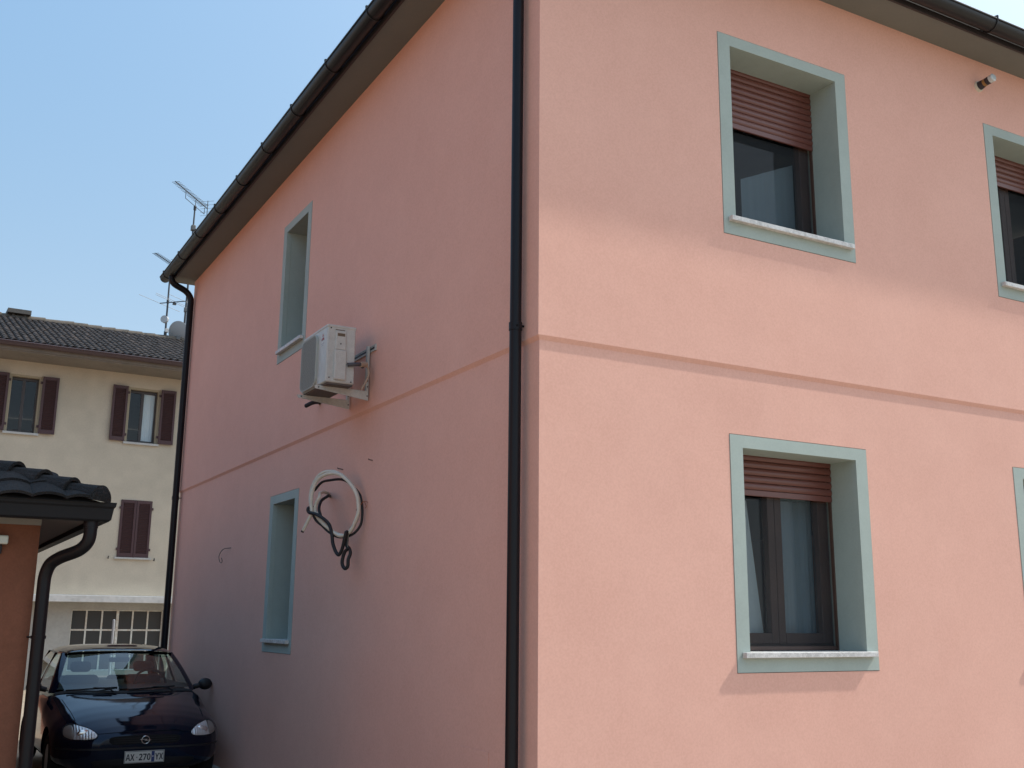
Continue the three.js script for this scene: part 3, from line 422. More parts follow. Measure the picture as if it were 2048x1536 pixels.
// ---------------------------------------------------------------- neighbour house behind
const nb = grp('cream_house', scene, [1.509, 0, -22.514], 1.8 * Math.PI / 180);
tag(nb, 'cream house with dark shutters and brown tiled roof behind the alley', 'house');
{
  const cream = std({ map: mottled([0.51, 0.455, 0.36], 0.2, [[2, 0.5], [6, 0.5], [25, 0.5], [512, 0.7]], 5, 121, 1024), bumpMap: plasterBump, bumpScale: 0.01, roughness: 0.92 });
  const grey = std({ map: mottled([0.36, 0.36, 0.335], 0.3, [[3, 0.6], [12, 0.5], [80, 0.4]], 3, 122), bumpMap: plasterBump, bumpScale: 0.012, roughness: 0.92 });
  const shutterMat = std({ color: C(0.065, 0.030, 0.033), roughness: 0.55 });
  const louvreMat = std({ color: C(0.05, 0.018, 0.018), roughness: 0.6 });
  const WTOP = 7.75, ups = [[-0.33, 0.44], [-3.10, -2.40], [-6.0, -5.3]], lows = [[-0.285, 0.475], [-6.0, -5.3]], UY = [6.0, 7.41], LY = [3.125, 4.545];
  obj('wall', [wallWith(-9, 7, 2.2, WTOP, [...ups.map(([a, b]) => [a, b, ...UY]), ...lows.map(([a, b]) => [a, b, ...LY])], 0.35).translate(0, 0, -0.35), bx(-9, -8.65, 0, WTOP, -9, -0.35), bx(6.65, 7, 0, WTOP, -9, -0.35), bx(-8.65, 6.65, 0, WTOP, -9, -8.65), bx(-8.65, 6.65, 4.9, 5.1, -8.65, -0.35)], cream, nb);
  const GW = [-1.18, 0.985, 0.42, 1.845];
  obj('ground_floor_wall', wallWith(-9, 7, 0, 2.02, [GW], 0.3).translate(0, 0, -0.38), grey, nb);
  const ledgeM = std({ map: mottled([0.46, 0.46, 0.45], 0.4, [[5, 0.6], [30, 0.5]], 2, 123), roughness: 0.8 });
  obj('ledge', [rbx(-9, 7, 2.02, 2.18, -0.39, 0.38, 0.01), bx(-9, 7, 2.178, 2.21, -0.35, -0.001)], ledgeM, nb);
  const leafShape = (w, h) => { // shutter leaf, lower-left at the origin
    const gs = [rbx(0, 0.055, 0, h, 0, 0.036, 0.004), rbx(w - 0.055, w, 0, h, 0, 0.036, 0.004), bx(0.055, w - 0.055, 0, 0.1, 0.002, 0.034), bx(0.055, w - 0.055, h - 0.07, h, 0.002, 0.034), bx(0.05, w - 0.05, 0.1, h - 0.07, 0.002, 0.006)];
    return gs;
  };
  const louvres = (w, h) => { const o = []; for (let y = 0.115; y < h - 0.08; y += 0.042) o.push(bx(-w / 2 + 0.056, w / 2 - 0.056, -0.004, 0.004, -0.014, 0.014).rotateX(0.75).translate(w / 2, y + 0.015, 0.02)); return o; };
  const beige = std({ color: C(0.34, 0.29, 0.20), roughness: 0.6 }), sillM = std({ map: mottled([0.45, 0.45, 0.43], 0.3, [[6, 0.5], [50, 0.5]], 0.8, 124), roughness: 0.6 });
  const darkFrame = std({ color: C(0.05, 0.042, 0.04), roughness: 0.5 });
  const shutter = (parent, x, y, z, w, h, tilt = 0, hingeRight = false) => { const s = obj('shutter', leafShape(w, h), shutterMat, parent); obj('louvre', louvres(w, h), louvreMat, s); s.position.set(x, y, z); s.rotation.y = tilt; if (hingeRight) { s.translateX(-w); } return s; };
  function openWindow(x0, x1, pale) {
    const w = grp('window', nb), [y0, y1] = UY;
    obj('window_frame', [bx(x0, x0 + 0.045, y0, y1, -0.12, -0.02), bx(x1 - 0.045, x1, y0, y1, -0.12, -0.02), bx(x0 + 0.045, x1 - 0.045, y1 - 0.05, y1, -0.12, -0.02), bx(x0 - 0.02, x0 + 0.001, y0, y1 + 0.02, -0.05, 0.012), bx(x1 - 0.001, x1 + 0.02, y0, y1 + 0.02, -0.05, 0.012)], beige, w);
    const m = (x0 + x1) / 2;
    obj('casement', [bx(m - 0.05, m + 0.02, y0 + 0.02, y1 - 0.05, -0.17, -0.125), bx(x0 + 0.03, x0 + 0.06, y0 + 0.02, y1 - 0.05, -0.17, -0.125), bx(x1 - 0.09, x1 - 0.03, y0 + 0.02, y1 - 0.05, -0.17, -0.125), bx(x0 + 0.03, x1 - 0.03, y0 + 0.002, y0 + 0.07, -0.169, -0.126), bx(x0 + 0.03, x1 - 0.03, y1 - 0.12, y1 - 0.05, -0.169, -0.126)], darkFrame, w);
    obj('pane', new THREE.PlaneGeometry(m - 0.05 - x0 - 0.06, y1 - y0 - 0.18).translate((m - 0.05 + x0 + 0.06) / 2, (y0 + y1) / 2 - 0.02, -0.15), M.pane, w);
    obj('pane', new THREE.PlaneGeometry(x1 - 0.09 - m - 0.02, y1 - y0 - 0.18).translate((x1 - 0.09 + m + 0.02) / 2, (y0 + y1) / 2 - 0.02, -0.15), M.pane, w);
    if (pale) obj('curtain', curtainSheet(m + 0.03, x1 - 0.08, y0 + 0.08, y1 - 0.1, -0.2, 2, 0.006), M.curtain, w, true);
    obj('sill', rbx(x0 - 0.05, x1 + 0.05, y0 - 0.055, y0, -0.1, 0.06, 0.005), sillM, w);
    shutter(w, x0 - 0.03, y0 + 0.005, 0.03, 0.37, 1.41, 0.06, true); shutter(w, x1 + 0.03, y0 + 0.005, 0.03, 0.37, 1.41, -0.05);
    obj('hinge', [y0 + 0.18, y1 - 0.15].flatMap((y) => [bx(x0 - 0.05, x0 + 0.02, y - 0.03, y + 0.03, 0.012, 0.03), bx(x1 - 0.02, x1 + 0.05, y - 0.03, y + 0.03, 0.012, 0.03)]), shutterMat, w);
  }
  openWindow(-0.33, 0.44, true); openWindow(-3.10, -2.40, false); openWindow(-6.0, -5.3, false);
  for (const [x0, x1] of lows) {
    const w = grp('window', nb), m = (x0 + x1) / 2;
    shutter(w, x0 + 0.004, LY[0] + 0.008, -0.012, m - x0 - 0.008, 1.41, -0.05); shutter(w, m + 0.004, LY[0] + 0.004, -0.012, x1 - m - 0.008, 1.41, 0.02);
    obj('sill', rbx(x0 - 0.06, x1 + 0.06, LY[0] - 0.045, LY[0], -0.1, 0.06, 0.005), sillM, w);
    obj('hinge', [LY[0] + 0.2, LY[1] - 0.2].flatMap((y) => [bx(x0 - 0.03, x0 + 0.03, y - 0.03, y + 0.03, 0.0, 0.03), bx(x1 - 0.03, x1 + 0.03, y - 0.03, y + 0.03, 0, 0.03)]), shutterMat, w);
    obj('shutter_stay', [cyl(V(x0 - 0.2, LY[0] - 0.03, -0.01), V(x0 - 0.2, LY[0] - 0.03, 0.05), 0.012, 8), cyl(V(x0 - 0.2, LY[0] - 0.05, 0.05), V(x0 - 0.2, LY[0] + 0.02, 0.05), 0.012, 8), cyl(V(x1 + 0.14, LY[0] - 0.05, -0.01), V(x1 + 0.14, LY[0] - 0.05, 0.05), 0.012, 8), cyl(V(x1 + 0.14, LY[0] - 0.07, 0.05), V(x1 + 0.14, LY[0], 0.05), 0.012, 8)], rubber, w);
    obj('shutter_back', bx(x0, x1, LY[0], LY[1], -0.2, -0.17), rubber, w);
  }
  { // ground floor: steel framed window of small panes
    const w = grp('window', nb), [x0, x1, y0, y1] = GW, zf = -0.2, steel = std({ map: mottled([0.62, 0.61, 0.55], 0.5, [[8, 0.5], [40, 0.7]], 0.8, 125, 512, [0.6, 1, 1.3]), roughness: 0.6 });
    const gs = [], cols = 6, rows = 3, cw = (x1 - x0) / cols, rh = (y1 - y0) / rows;
    for (let i = 0; i <= cols; i++) { const t = i === 0 || i === cols || i === 3 ? 0.03 : 0.019; gs.push(bx(x0 + i * cw - t, x0 + i * cw + t, y0, y1, zf - 0.02, zf + 0.02 + (i === 3 ? 0.01 : 0))); }
    for (let j = 0; j <= rows; j++) for (let i = 0; i < cols; i++) gs.push(bx(x0 + i * cw + 0.018, x0 + (i + 1) * cw - 0.018, y0 + j * rh - 0.02, y0 + j * rh + 0.02, zf - 0.018, zf + 0.018));
    obj('window_frame', gs, steel, w);
    const wired = phys({ color: C(0.045, 0.050, 0.050), roughness: 0.35, specularIntensity: 0.7 });
    for (let i = 0; i < cols; i++) for (let j = 0; j < rows; j++) obj('pane', bx(x0 + i * cw + 0.018, x0 + (i + 1) * cw - 0.018, y0 + j * rh + 0.019, y0 + (j + 1) * rh - 0.019, zf - 0.004, zf + 0.002), wired, w);
    obj('hinge', [bx(x0 - 0.06, x0 - 0.03, 1.5, 1.6, zf, zf + 0.04), bx(x1 + 0.03, x1 + 0.06, 1.5, 1.6, zf, zf + 0.04)], steel, w);
  }
  // eaves, gutter, roof
  obj('soffit', [bx(-9.3, 7.3, WTOP, WTOP + 0.10, -0.3, 1.02), bx(-9.3, 7.3, WTOP + 0.03, WTOP + 0.2, 1.021, 1.055)], std({ map: mottled([0.19, 0.165, 0.14], 0.3, [[6, 0.5], [40, 0.5]], 2, 126), roughness: 0.9 }), nb);
  const gm = phys({ color: C(0.062, 0.038, 0.042), roughness: 0.45 });
  obj('gutter', sweep(gutterProfile(0.085, 1.145, 7.93, 0.004, 0.018), [[7.3, 0], [-9.3, 0]].reverse(), 0.6), gm, nb);
  const ry = 9.90, rz = -4.5, ez = 1.12, ey = 7.92, sl = Math.atan2(ry - ey, ez - rz), L = Math.hypot(ry - ey, ez - rz);
  const roof = obj('roof', prism([[ez - 0.02, ey], [rz, ry], [rz - 5, ey], [rz - 5, ey - 0.1], [ez - 0.02, ey - 0.05]], 16.4).rotateY(-Math.PI / 2).scale(1, 1, 1).translate(7.2, 0, 0), M.roofTile, nb);
  const ts = new THREE.Shape(); ts.absarc(0, 0, 0.074, 0, Math.PI); ts.absarc(0, 0, 0.058, Math.PI, 0, true);
  const tg = clean(new THREE.ExtrudeGeometry(ts, { depth: 0.40, bevelEnabled: false, curveSegments: 6 }));
  const tm = std({ map: mottled([1, 1, 1].map((v) => v * 0.95), 0.35, [[6, 0.5], [60, 0.6]], 0.6, 127), roughness: 0.85 });
  const cols = 102, rows = 18, inst = new THREE.InstancedMesh(tg, tm, cols * rows), mm = new THREE.Matrix4(), qq = new THREE.Quaternion();
  let k = 0; for (let r = 0; r < rows; r++) for (let c = 0; c < cols; c++) {
    const d = r * L / rows, e = new THREE.Euler(sl - 0.05 + rr(-0.012, 0.012), rr(-0.02, 0.02), 0); qq.setFromEuler(e);
    const up = d + 0.40; mm.compose(V(-9.2 + c * 0.162 + rr(-0.006, 0.006), ey + 0.0 + up * Math.sin(sl), ez + 0.03 - up * Math.cos(sl)), qq, V(1, 1, 1)); inst.setMatrixAt(k, mm);
    const v = rr(0.75, 1.3), lichen = rnd() < 0.08 ? 1.6 : 1; inst.setColorAt(k++, C(0.047 * v * lichen, 0.032 * v * lichen, 0.024 * v * lichen));
  }
  inst.name = 'field_tiles'; inst.userData.kind = 'stuff'; inst.castShadow = inst.receiveShadow = true; roof.add(inst);
  const rs2 = new THREE.Shape(); rs2.absarc(0, 0, 0.12, 0, Math.PI); rs2.absarc(0, 0, 0.10, Math.PI, 0, true);
  const rg2 = uvBox(toCreasedNormals(clean(new THREE.ExtrudeGeometry(rs2, { depth: 0.42, bevelEnabled: false, curveSegments: 10 }).rotateY(Math.PI / 2)), 0.5)), rm = std({ map: mottled([0.115, 0.095, 0.075], 0.5, [[6, 0.5], [40, 0.6]], 0.6, 128), roughness: 0.9 });
  for (let i = 0; i < 42; i++) { const t = new THREE.Mesh(rg2, rm); t.name = 'ridge_tile'; t.position.set(-9.3 + i * 0.385, ry + 0.02 + rr(-0.012, 0.012), rz + rr(-0.01, 0.01)); t.rotation.z = 0.055 + rr(-0.02, 0.02); t.castShadow = true; roof.add(t); }
  const chM = std({ map: mottled([0.10, 0.09, 0.08], 0.5, [[6, 0.5], [30, 0.6]], 0.7, 129), roughness: 0.9 });
  obj('chimney', [bx(-2.86, -2.46, 9.5, 9.98, -4.75, -4.35), bx(-2.84, -2.78, 9.98, 10.03, -4.73, -4.67), bx(-2.54, -2.48, 9.98, 10.03, -4.73, -4.67), bx(-2.84, -2.78, 9.98, 10.03, -4.43, -4.37), bx(-2.54, -2.48, 9.98, 10.03, -4.43, -4.37), bx(-2.97, -2.36, 10.03, 10.15, -4.86, -4.24)], chM, roof);
}
tag(obj('grey_post', [cyl(V(-0.33, 0, 0.62), V(-0.33, 1.6, 0.62), 0.03, 14), new THREE.SphereGeometry(0.03, 14, 8).translate(-0.33, 1.6, 0.62)].map((g) => g.applyMatrix4(new THREE.Matrix4().makeRotationY(1.8 * Math.PI / 180).setPosition(1.509, 0, -22.514))), std({ color: C(0.30, 0.30, 0.31), roughness: 0.6 })), 'slim grey post standing before the small-paned ground floor window', 'post');

// ---------------------------------------------------------------- aerials on the neighbour's ridge
{
  const metal = std({ color: C(0.06, 0.06, 0.065), roughness: 0.5, metalness: 0.4 }), pale = std({ color: C(0.42, 0.42, 0.43), roughness: 0.4, metalness: 0.6 });
  const yagi = (tip, back, n, wid, r = 0.012) => {       // horizontal boom from tip to back with cross elements
    const d = back.clone().sub(tip).normalize(), side = V(d.z, 0, -d.x), gs = [cyl(tip, back, r, 8)], el = [];
    const Lb = back.distanceTo(tip);
    for (let i = 0; i < n; i++) { const c = tip.clone().addScaledVector(d, 0.03 + (Lb - 0.25) * i / (n - 1)), h = wid * (0.42 + 0.1 * i / n); el.push(cyl(c.clone().addScaledVector(side, -h), c.clone().addScaledVector(side, h), 0.0085, 6)); }
    for (let k = -2; k <= 2; k++) { const c = back.clone().addScaledVector(d, -0.02).add(V(0, k * 0.12, 0)); el.push(cyl(c.clone().addScaledVector(side, -wid * 0.75), c.clone().addScaledVector(side, wid * 0.75), 0.005, 6)); }
    gs.push(cyl(back.clone().add(V(0, -0.27, 0)), back.clone().add(V(0, 0.27, 0)), 0.012, 8));
    return [gs, el];
  };
  const base1 = V(2.79, 9.85, -27.04), top1 = V(2.79, 12.36, -27.04);
  const a1 = grp('television_aerial'); tag(a1, 'left television mast on the brown roof with a long thin cross boom', 'aerial');
  obj('mast', cyl(base1, top1, 0.032, 10, 0.022), metal, a1);
  { const [b, e] = yagi(V(2.15, 12.3, -26.2), V(2.98, 12.3, -27.2), 13, 0.24); obj('boom', b, metal, a1); obj('element', e, metal, a1);
    const p0 = V(2.61, 11.1, -27.33), p1 = V(3.27, 11.1, -26.66), d = p1.clone().sub(p0).normalize(), s = V(-0.76, 0, 0.66), els = [];
    obj('boom', [cyl(p0, p1, 0.016, 8), bx(2.93, 3.03, 11.02, 11.08, -27.03, -26.95)], metal, a1);
    [[0, 0.96], [0.5, 0.82], [0.93, 0.75]].forEach(([t, h]) => { const c = p0.clone().lerp(p1, t); els.push(cyl(c.clone().addScaledVector(s, -h), c.clone().addScaledVector(s, h), 0.007, 6)); if (t === 0.5) { const u = c.clone().add(V(0, 0.05, 0)); els.push(cyl(u.clone().addScaledVector(s, -h), u.clone().addScaledVector(s, h), 0.007, 6)); } });
    obj('element', els, pale, a1); }
  obj('amplifier', [cyl(V(2.70, 10.52, -26.95), V(2.755, 10.52, -27.02), 0.115, 20), rbx(2.76, 2.86, 10.12, 10.24, -27.02, -26.93, 0.01)], std({ color: C(0.5, 0.5, 0.5), roughness: 0.5 }), a1);
  obj('clamp', [cyl(V(2.79, 9.9, -27.04), V(2.79, 10.16, -27.04), 0.045, 10), cyl(V(2.79, 11.05, -27.04), V(2.79, 11.15, -27.04), 0.04, 10)], metal, a1);
  const a2 = grp('television_aerial_001'); tag(a2, 'tall right television mast with a many-pronged aerial high above the pink gutter', 'aerial');
  const base2 = V(3.33, 9.85, -27.05), top2 = V(3.38, 14.35, -27.05);
  obj('mast', cyl(base2, top2, 0.034, 10, 0.024), metal, a2);
  { const [b, e] = yagi(V(2.51, 14.55, -25.9), V(3.86, 14.5, -27.5), 20, 0.30, 0.016);
    const lo0 = V(2.95, 14.30, -26.45), lo1 = V(3.75, 14.26, -27.4); b.push(cyl(lo0, lo1, 0.010, 6), cyl(lo0, lo0.clone().add(V(0, 0.22, 0)), 0.010, 6), cyl(lo1, lo1.clone().add(V(0, 0.22, 0)), 0.010, 6), cyl(V(3.36, 14.28, -26.93), V(3.38, 14.52, -27.0), 0.012, 6));
    obj('boom', b, metal, a2); obj('element', e, std({ color: C(0.2, 0.19, 0.17), roughness: 0.5, metalness: 0.4 }), a2); }
  obj('amplifier', [rbx(3.3, 3.44, 13.5, 13.68, -27.11, -26.95, 0.03, 3), rbx(3.29, 3.38, 10.85, 11.0, -27.1, -26.98, 0.02)], std({ color: C(0.12, 0.12, 0.12), roughness: 0.5 }), a2);
  obj('clamp', [cyl(V(3.38, 14.2, -27.05), V(3.38, 14.33, -27.05), 0.045, 10)], metal, a2);
  const dish = grp('satellite_dish', scene, [3.17, 10.12, -27.0]); tag(dish, 'pale satellite dish at the foot of the right television mast', 'satellite dish');
  const prof = []; for (let i = 0; i <= 14; i++) { const r = 0.37 * i / 14; prof.push(new THREE.Vector2(r, 0.55 * r * r)); } for (let i = 14; i >= 0; i--) { const r = 0.365 * i / 14; prof.push(new THREE.Vector2(r, 0.55 * r * r + 0.012)); }
  const dg = new THREE.LatheGeometry(prof, 36).scale(0.9, 1, 1.08).rotateX(Math.PI / 2 - 0.45).rotateY(Math.PI - 0.55);
  obj('reflector', dg, std({ color: C(0.40, 0.40, 0.40), roughness: 0.5 }), dish);
  obj('dish_arm', [cyl(V(0.0, -0.1, 0.02), V(0.17, -0.2, -0.05), 0.02, 8), rbx(-0.06, 0.06, -0.18, -0.06, 0.0, 0.07, 0.01)], std({ color: C(0.12, 0.12, 0.12), roughness: 0.6 }), dish);
}
// ---------------------------------------------------------------- car in the alley
{
  const car = grp('car', scene, [-1.0, 0, -5.95]); car.scale.x = 1.035; tag(car, 'dark navy small hatchback car parked between the garage and the pink house', 'car');
  const paint = phys({ color: C(0.004, 0.006, 0.016), roughness: 0.07, specularIntensity: 0.75, specularColor: C(0.50, 0.68, 1.0), clearcoat: 0.12, clearcoatRoughness: 0.03 });
  const trim = std({ color: C(0.010, 0.010, 0.012), roughness: 0.55 }), black = std({ color: C(0.004, 0.004, 0.005), roughness: 0.8 }), seam = std({ color: C(0.002, 0.002, 0.003), roughness: 0.9 });
  const glass = phys({ color: C(0.72, 0.88, 0.88), transmission: 1, thickness: 0, roughness: 0.01, ior: 1.52 }), screenGlass = phys({ color: C(0.72, 0.88, 0.88), transmission: 1, thickness: 0, roughness: 0.01, ior: 1.85 });
  const chrome = std({ color: C(0.7, 0.7, 0.7), roughness: 0.15, metalness: 1 }), tyreM = std({ color: C(0.012, 0.012, 0.012), roughness: 0.9 }), rimM = std({ color: C(0.3, 0.3, 0.31), roughness: 0.35, metalness: 0.8 });
  // stations: z, half width, top, bottom, top exponent
  const ST = [[0.0, 0.40, 0.56, 0.27, 2.5], [-0.02, 0.50, 0.60, 0.235, 2.6], [-0.06, 0.585, 0.645, 0.215, 2.6], [-0.12, 0.66, 0.675, 0.20, 2.6], [-0.22, 0.73, 0.720, 0.19, 2.7], [-0.36, 0.78, 0.765, 0.185, 2.8], [-0.55, 0.808, 0.812, 0.18, 3.0], [-0.8, 0.815, 0.858, 0.18, 3.3], [-1.05, 0.815, 0.892, 0.18, 4.2], [-1.25, 0.815, 0.912, 0.18, 6], [-1.8, 0.815, 0.925, 0.18, 8], [-2.8, 0.81, 0.935, 0.18, 8], [-3.3, 0.775, 0.935, 0.19, 3.6], [-3.55, 0.72, 0.90, 0.22, 3], [-3.68, 0.64, 0.80, 0.28, 2.6], [-3.73, 0.5, 0.65, 0.34, 2.4]];
  const YC = 0.46;
  const at = (z) => { let i = 0; while (i < ST.length - 2 && z < ST[i + 1][0]) i++; const a = ST[i], b = ST[i + 1], t = Math.max(0, Math.min(1, (z - a[0]) / (b[0] - a[0]))); return a.map((v, k) => v + (b[k] - v) * t); };
  const inside = (x, y, z) => { if (z > 0 || z < -3.73) return false; const s = at(z), up = y > YC, n = up ? s[4] : 4, H = up ? s[2] - YC : YC - s[3]; return Math.pow(Math.abs(x) / s[1], n) + Math.pow(Math.abs(y - YC) / H, n) < 1; };
  const frontZ = (x, y) => { let lo = -1.2, hi = 0.001; for (let i = 0; i < 30; i++) { const m = (lo + hi) / 2; if (inside(x, y, m)) lo = m; else hi = m; } return lo; };
  const topY = (x, z) => { const s = at(z); return YC + (s[2] - YC) * Math.pow(Math.max(0, 1 - Math.pow(Math.abs(x) / s[1], s[4])), 1 / s[4]); };
  const NR = 64, pos = [], idx = []; const zs = []; for (let i = 0; i < ST.length - 1; i++) { const k = i < 6 ? 4 : 3; for (let j = 0; j < k; j++) zs.push(ST[i][0] + (ST[i + 1][0] - ST[i][0]) * j / k); } zs.push(ST[ST.length - 1][0]);
  // smooth interpolation of the stations
  const cr = (z) => { let i = 0; while (i < ST.length - 2 && z < ST[i + 1][0]) i++; const p1 = ST[i], p2 = ST[i + 1], t = (z - p1[0]) / (p2[0] - p1[0]); return p1.map((v, k) => v + (p2[k] - v) * t); };
  zs.forEach((z) => { const s = cr(z); for (let j = 0; j < NR; j++) { const a = j / NR * Math.PI * 2, c = Math.cos(a), q = Math.sin(a), up = q >= 0, n = up ? s[4] : 4, H = up ? s[2] - YC : YC - s[3]; pos.push(Math.sign(c) * s[1] * Math.pow(Math.abs(c), 2 / n), YC + Math.sign(q) * H * Math.pow(Math.abs(q), 2 / n), z); } });
  for (let i = 0; i < zs.length - 1; i++) for (let j = 0; j < NR; j++) { const a = i * NR + j, b = i * NR + (j + 1) % NR, c = a + NR, d = b + NR; idx.push(a, c, b, b, c, d); }
  const f0 = pos.length / 3; pos.push(0, YC, 0.004); for (let j = 0; j < NR; j++) idx.push(f0, j, (j + 1) % NR);
  const f1 = pos.length / 3, o1 = (zs.length - 1) * NR; pos.push(0, YC, -3.735); for (let j = 0; j < NR; j++) idx.push(f1, o1 + (j + 1) % NR, o1 + j);
  let bg = new THREE.BufferGeometry(); bg.setAttribute('position', new THREE.Float32BufferAttribute(pos, 3)); bg.setIndex(idx); bg.computeVertexNormals(); uvBox(bg);
  const ev = new Evaluator(); ev.attributes = ['position', 'normal']; ev.useGroups = false; let br = new Brush(bg); br.updateMatrixWorld();
  for (const z of [-0.74, -3.18]) for (const s of [-1, 1]) { const w = new Brush(new THREE.CylinderGeometry(0.315, 0.315, 0.3, 40).rotateZ(Math.PI / 2).translate(s * 0.75, 0.285, z)); w.updateMatrixWorld(); br = ev.evaluate(br, w, SUBTRACTION); br.updateMatrixWorld(); }
  obj('body', br.geometry, paint, car);
  // patches that follow the nose
  const patch = (outline, lift, n = 14) => {             // outline in front view, filled and laid on the nose
    const sh = new THREE.Shape(new THREE.CatmullRomCurve3(outline.map(([x, y]) => V(x, y, 0)), true, 'catmullrom', 0.5).getPoints(48).slice(0, -1).map((p) => new THREE.Vector2(p.x, p.y)));
    const bp = sh.getPoints(), xs = bp.map((p) => p.x), ys = bp.map((p) => p.y), x0 = Math.min(...xs), x1 = Math.max(...xs);
    const span = (x) => { let lo = Infinity, hi = -Infinity; for (let i = 0; i < bp.length; i++) { const a = bp[i], b = bp[(i + 1) % bp.length]; if ((a.x - x) * (b.x - x) <= 0 && a.x !== b.x) { const y = a.y + (b.y - a.y) * (x - a.x) / (b.x - a.x); lo = Math.min(lo, y); hi = Math.max(hi, y); } } return [lo, hi]; };
    return grid(28, n, (u, v) => { const x = x0 + (x1 - x0) * (0.003 + 0.994 * u), [lo, hi] = span(x), y = lo + (hi - lo) * v, e = Math.min(1, 4 * Math.min(u, 1 - u, v, 1 - v) + 0.15); return [x, y, frontZ(x, y) + lift * e + 0.001]; });
  };
  const lamp = [[-0.712, 0.575], [-0.702, 0.622], [-0.655, 0.65], [-0.585, 0.645], [-0.50, 0.618], [-0.44, 0.572], [-0.455, 0.537], [-0.53, 0.527], [-0.635, 0.527], [-0.70, 0.54]];
  const fl = dataTex(128, (i) => { const x = i % 128, v = 0.5 + 0.4 * Math.sin(x / 128 * Math.PI * 16); return [v, v, v]; }, false, 1);
  const lens = phys({ color: C(0.82, 0.84, 0.85), metalness: 0.55, roughness: 0.30, clearcoat: 1, clearcoatRoughness: 0.05, bumpMap: fl, bumpScale: 0.004 }), lens2 = phys({ color: C(0.30, 0.27, 0.24), metalness: 0.4, roughness: 0.4, clearcoat: 1, clearcoatRoughness: 0.05 });
  for (const s of [-1, 1]) {
    const m = (a) => a.map(([x, y]) => [x * -s, y]);
    const h = obj('headlight', patch(m(lamp.map(([x, y]) => [Math.max(x, -0.628), y])), 0.010), lens, car, true);
    obj('turn_signal', patch(m([[-0.634, 0.532], [-0.70, 0.546], [-0.714, 0.58], [-0.698, 0.625], [-0.65, 0.648], [-0.634, 0.62]]), 0.009), lens2, h, true);
    obj('headlight_gap', patch(m(lamp.map(([x, y]) => [-0.576 + (x + 0.576) * 1.07, 0.588 + (y - 0.588) * 1.12])), 0.0015), black, h, true);
    obj('bulb', new THREE.SphereGeometry(0.05, 20, 12).scale(1.2, 0.7, 0.25).translate(s * 0.55, 0.582, frontZ(0.55, 0.582) + 0.0), phys({ color: C(0.75, 0.75, 0.75), metalness: 0.9, roughness: 0.2, clearcoat: 1 }), h);
  }
  const gr = obj('grille', patch([[-0.33, 0.512], [-0.29, 0.545], [0, 0.553], [0.29, 0.545], [0.33, 0.512], [0.30, 0.476], [0.15, 0.462], [-0.15, 0.462], [-0.30, 0.476]], 0.003), black, car, true);
  obj('grille_bar', [0.487, 0.507, 0.527].map((y) => grid(24, 1, (u, v) => { const x = -0.29 + 0.58 * u; return [x, y + (v - 0.5) * 0.006, frontZ(x, y) + 0.006]; })), trim, gr, true);
  const em = obj('emblem', [new THREE.TorusGeometry(0.036, 0.0045, 10, 36).translate(0, 0.508, frontZ(0, 0.508) + 0.014), prism([[-0.052, 0.0045], [0.004, 0.0045], [-0.012, -0.006], [0.052, -0.004], [0.052, -0.0005], [0.0, -0.001], [0.016, 0.009], [-0.052, 0.0085]].map(([x, y]) => [x, y - 0.001]), 0.006).translate(0, 0.508, frontZ(0, 0.508) + 0.012)], chrome, car);
  obj('bumper_strip', grid(50, 3, (u, v) => { const x = -0.76 + 1.52 * u, y = 0.425 + 0.018 * v; return [x, y, frontZ(x, y) + 0.004]; }), trim, car, true);
  obj('air_intake', patch([[-0.46, 0.29], [-0.44, 0.33], [0, 0.34], [0.44, 0.33], [0.46, 0.29], [0.40, 0.255], [0, 0.25], [-0.40, 0.255]], 0.003), black, car, true);
  obj('bonnet_gap', [grid(40, 1, (u, v) => { const x = -0.62 + 1.24 * u, y = 0.60 - 0.035 * Math.pow(Math.abs(x) / 0.62, 2) + 0.005 * v - 0.012; return Math.abs(x) < 0.46 ? [x, y, frontZ(x, y) + 0.002] : [x, 0.66, frontZ(x, 0.66) - 0.02]; })], seam, car, true);
  for (const s of [-1, 1]) obj('bonnet_seam', grid(30, 1, (u, v) => { const z = -0.32 - 0.72 * u, x = s * (0.605 + 0.05 * u + 0.005 * v); return [x, topY(x, z) + 0.0025, z]; }), seam, car, true);
  // number plate
  const cv = document.createElement('canvas'); cv.width = 512; cv.height = 160; const cx = cv.getContext('2d');
  cx.fillStyle = '#d9d9d2'; cx.fillRect(0, 0, 512, 160); cx.strokeStyle = '#444'; cx.lineWidth = 5; cx.strokeRect(4, 4, 504, 152);
  cx.fillStyle = '#2b3f78'; cx.fillRect(346, 8, 40, 144); cx.fillStyle = '#cfd3e0'; cx.fillRect(358, 66, 14, 22);
  cx.fillStyle = '#1b1d26'; cx.textBaseline = 'middle'; cx.font = 'bold 112px sans-serif';
  const put = (s, x, w) => { const m = cx.measureText(s).width; cx.save(); cx.translate(x, 84); cx.scale(w / m, 1.12); cx.fillText(s, 0, 0); cx.restore(); };
  put('AX', 14, 112); cx.fillRect(150, 78, 14, 12); put('270', 180, 158); put('YX', 394, 106);
  const tx = new THREE.CanvasTexture(cv); tx.colorSpace = THREE.SRGBColorSpace;
  const pl = obj('number_plate', rbx(-0.185, 0.185, 0.292, 0.408, 0.012, 0.022, 0.004), std({ color: C(0.5, 0.5, 0.48), roughness: 0.5 }), car);
  obj('plate_print', new THREE.PlaneGeometry(0.362, 0.109).translate(0, 0.35, 0.0226), std({ map: tx, roughness: 0.45 }), pl, true);
  // greenhouse
  const WB = (u) => { const x = -0.69 + 1.38 * u; return [x, 0.905 - 0.02 * (x / 0.69) ** 2, -1.10 - 0.20 * (x / 0.69) ** 2]; };
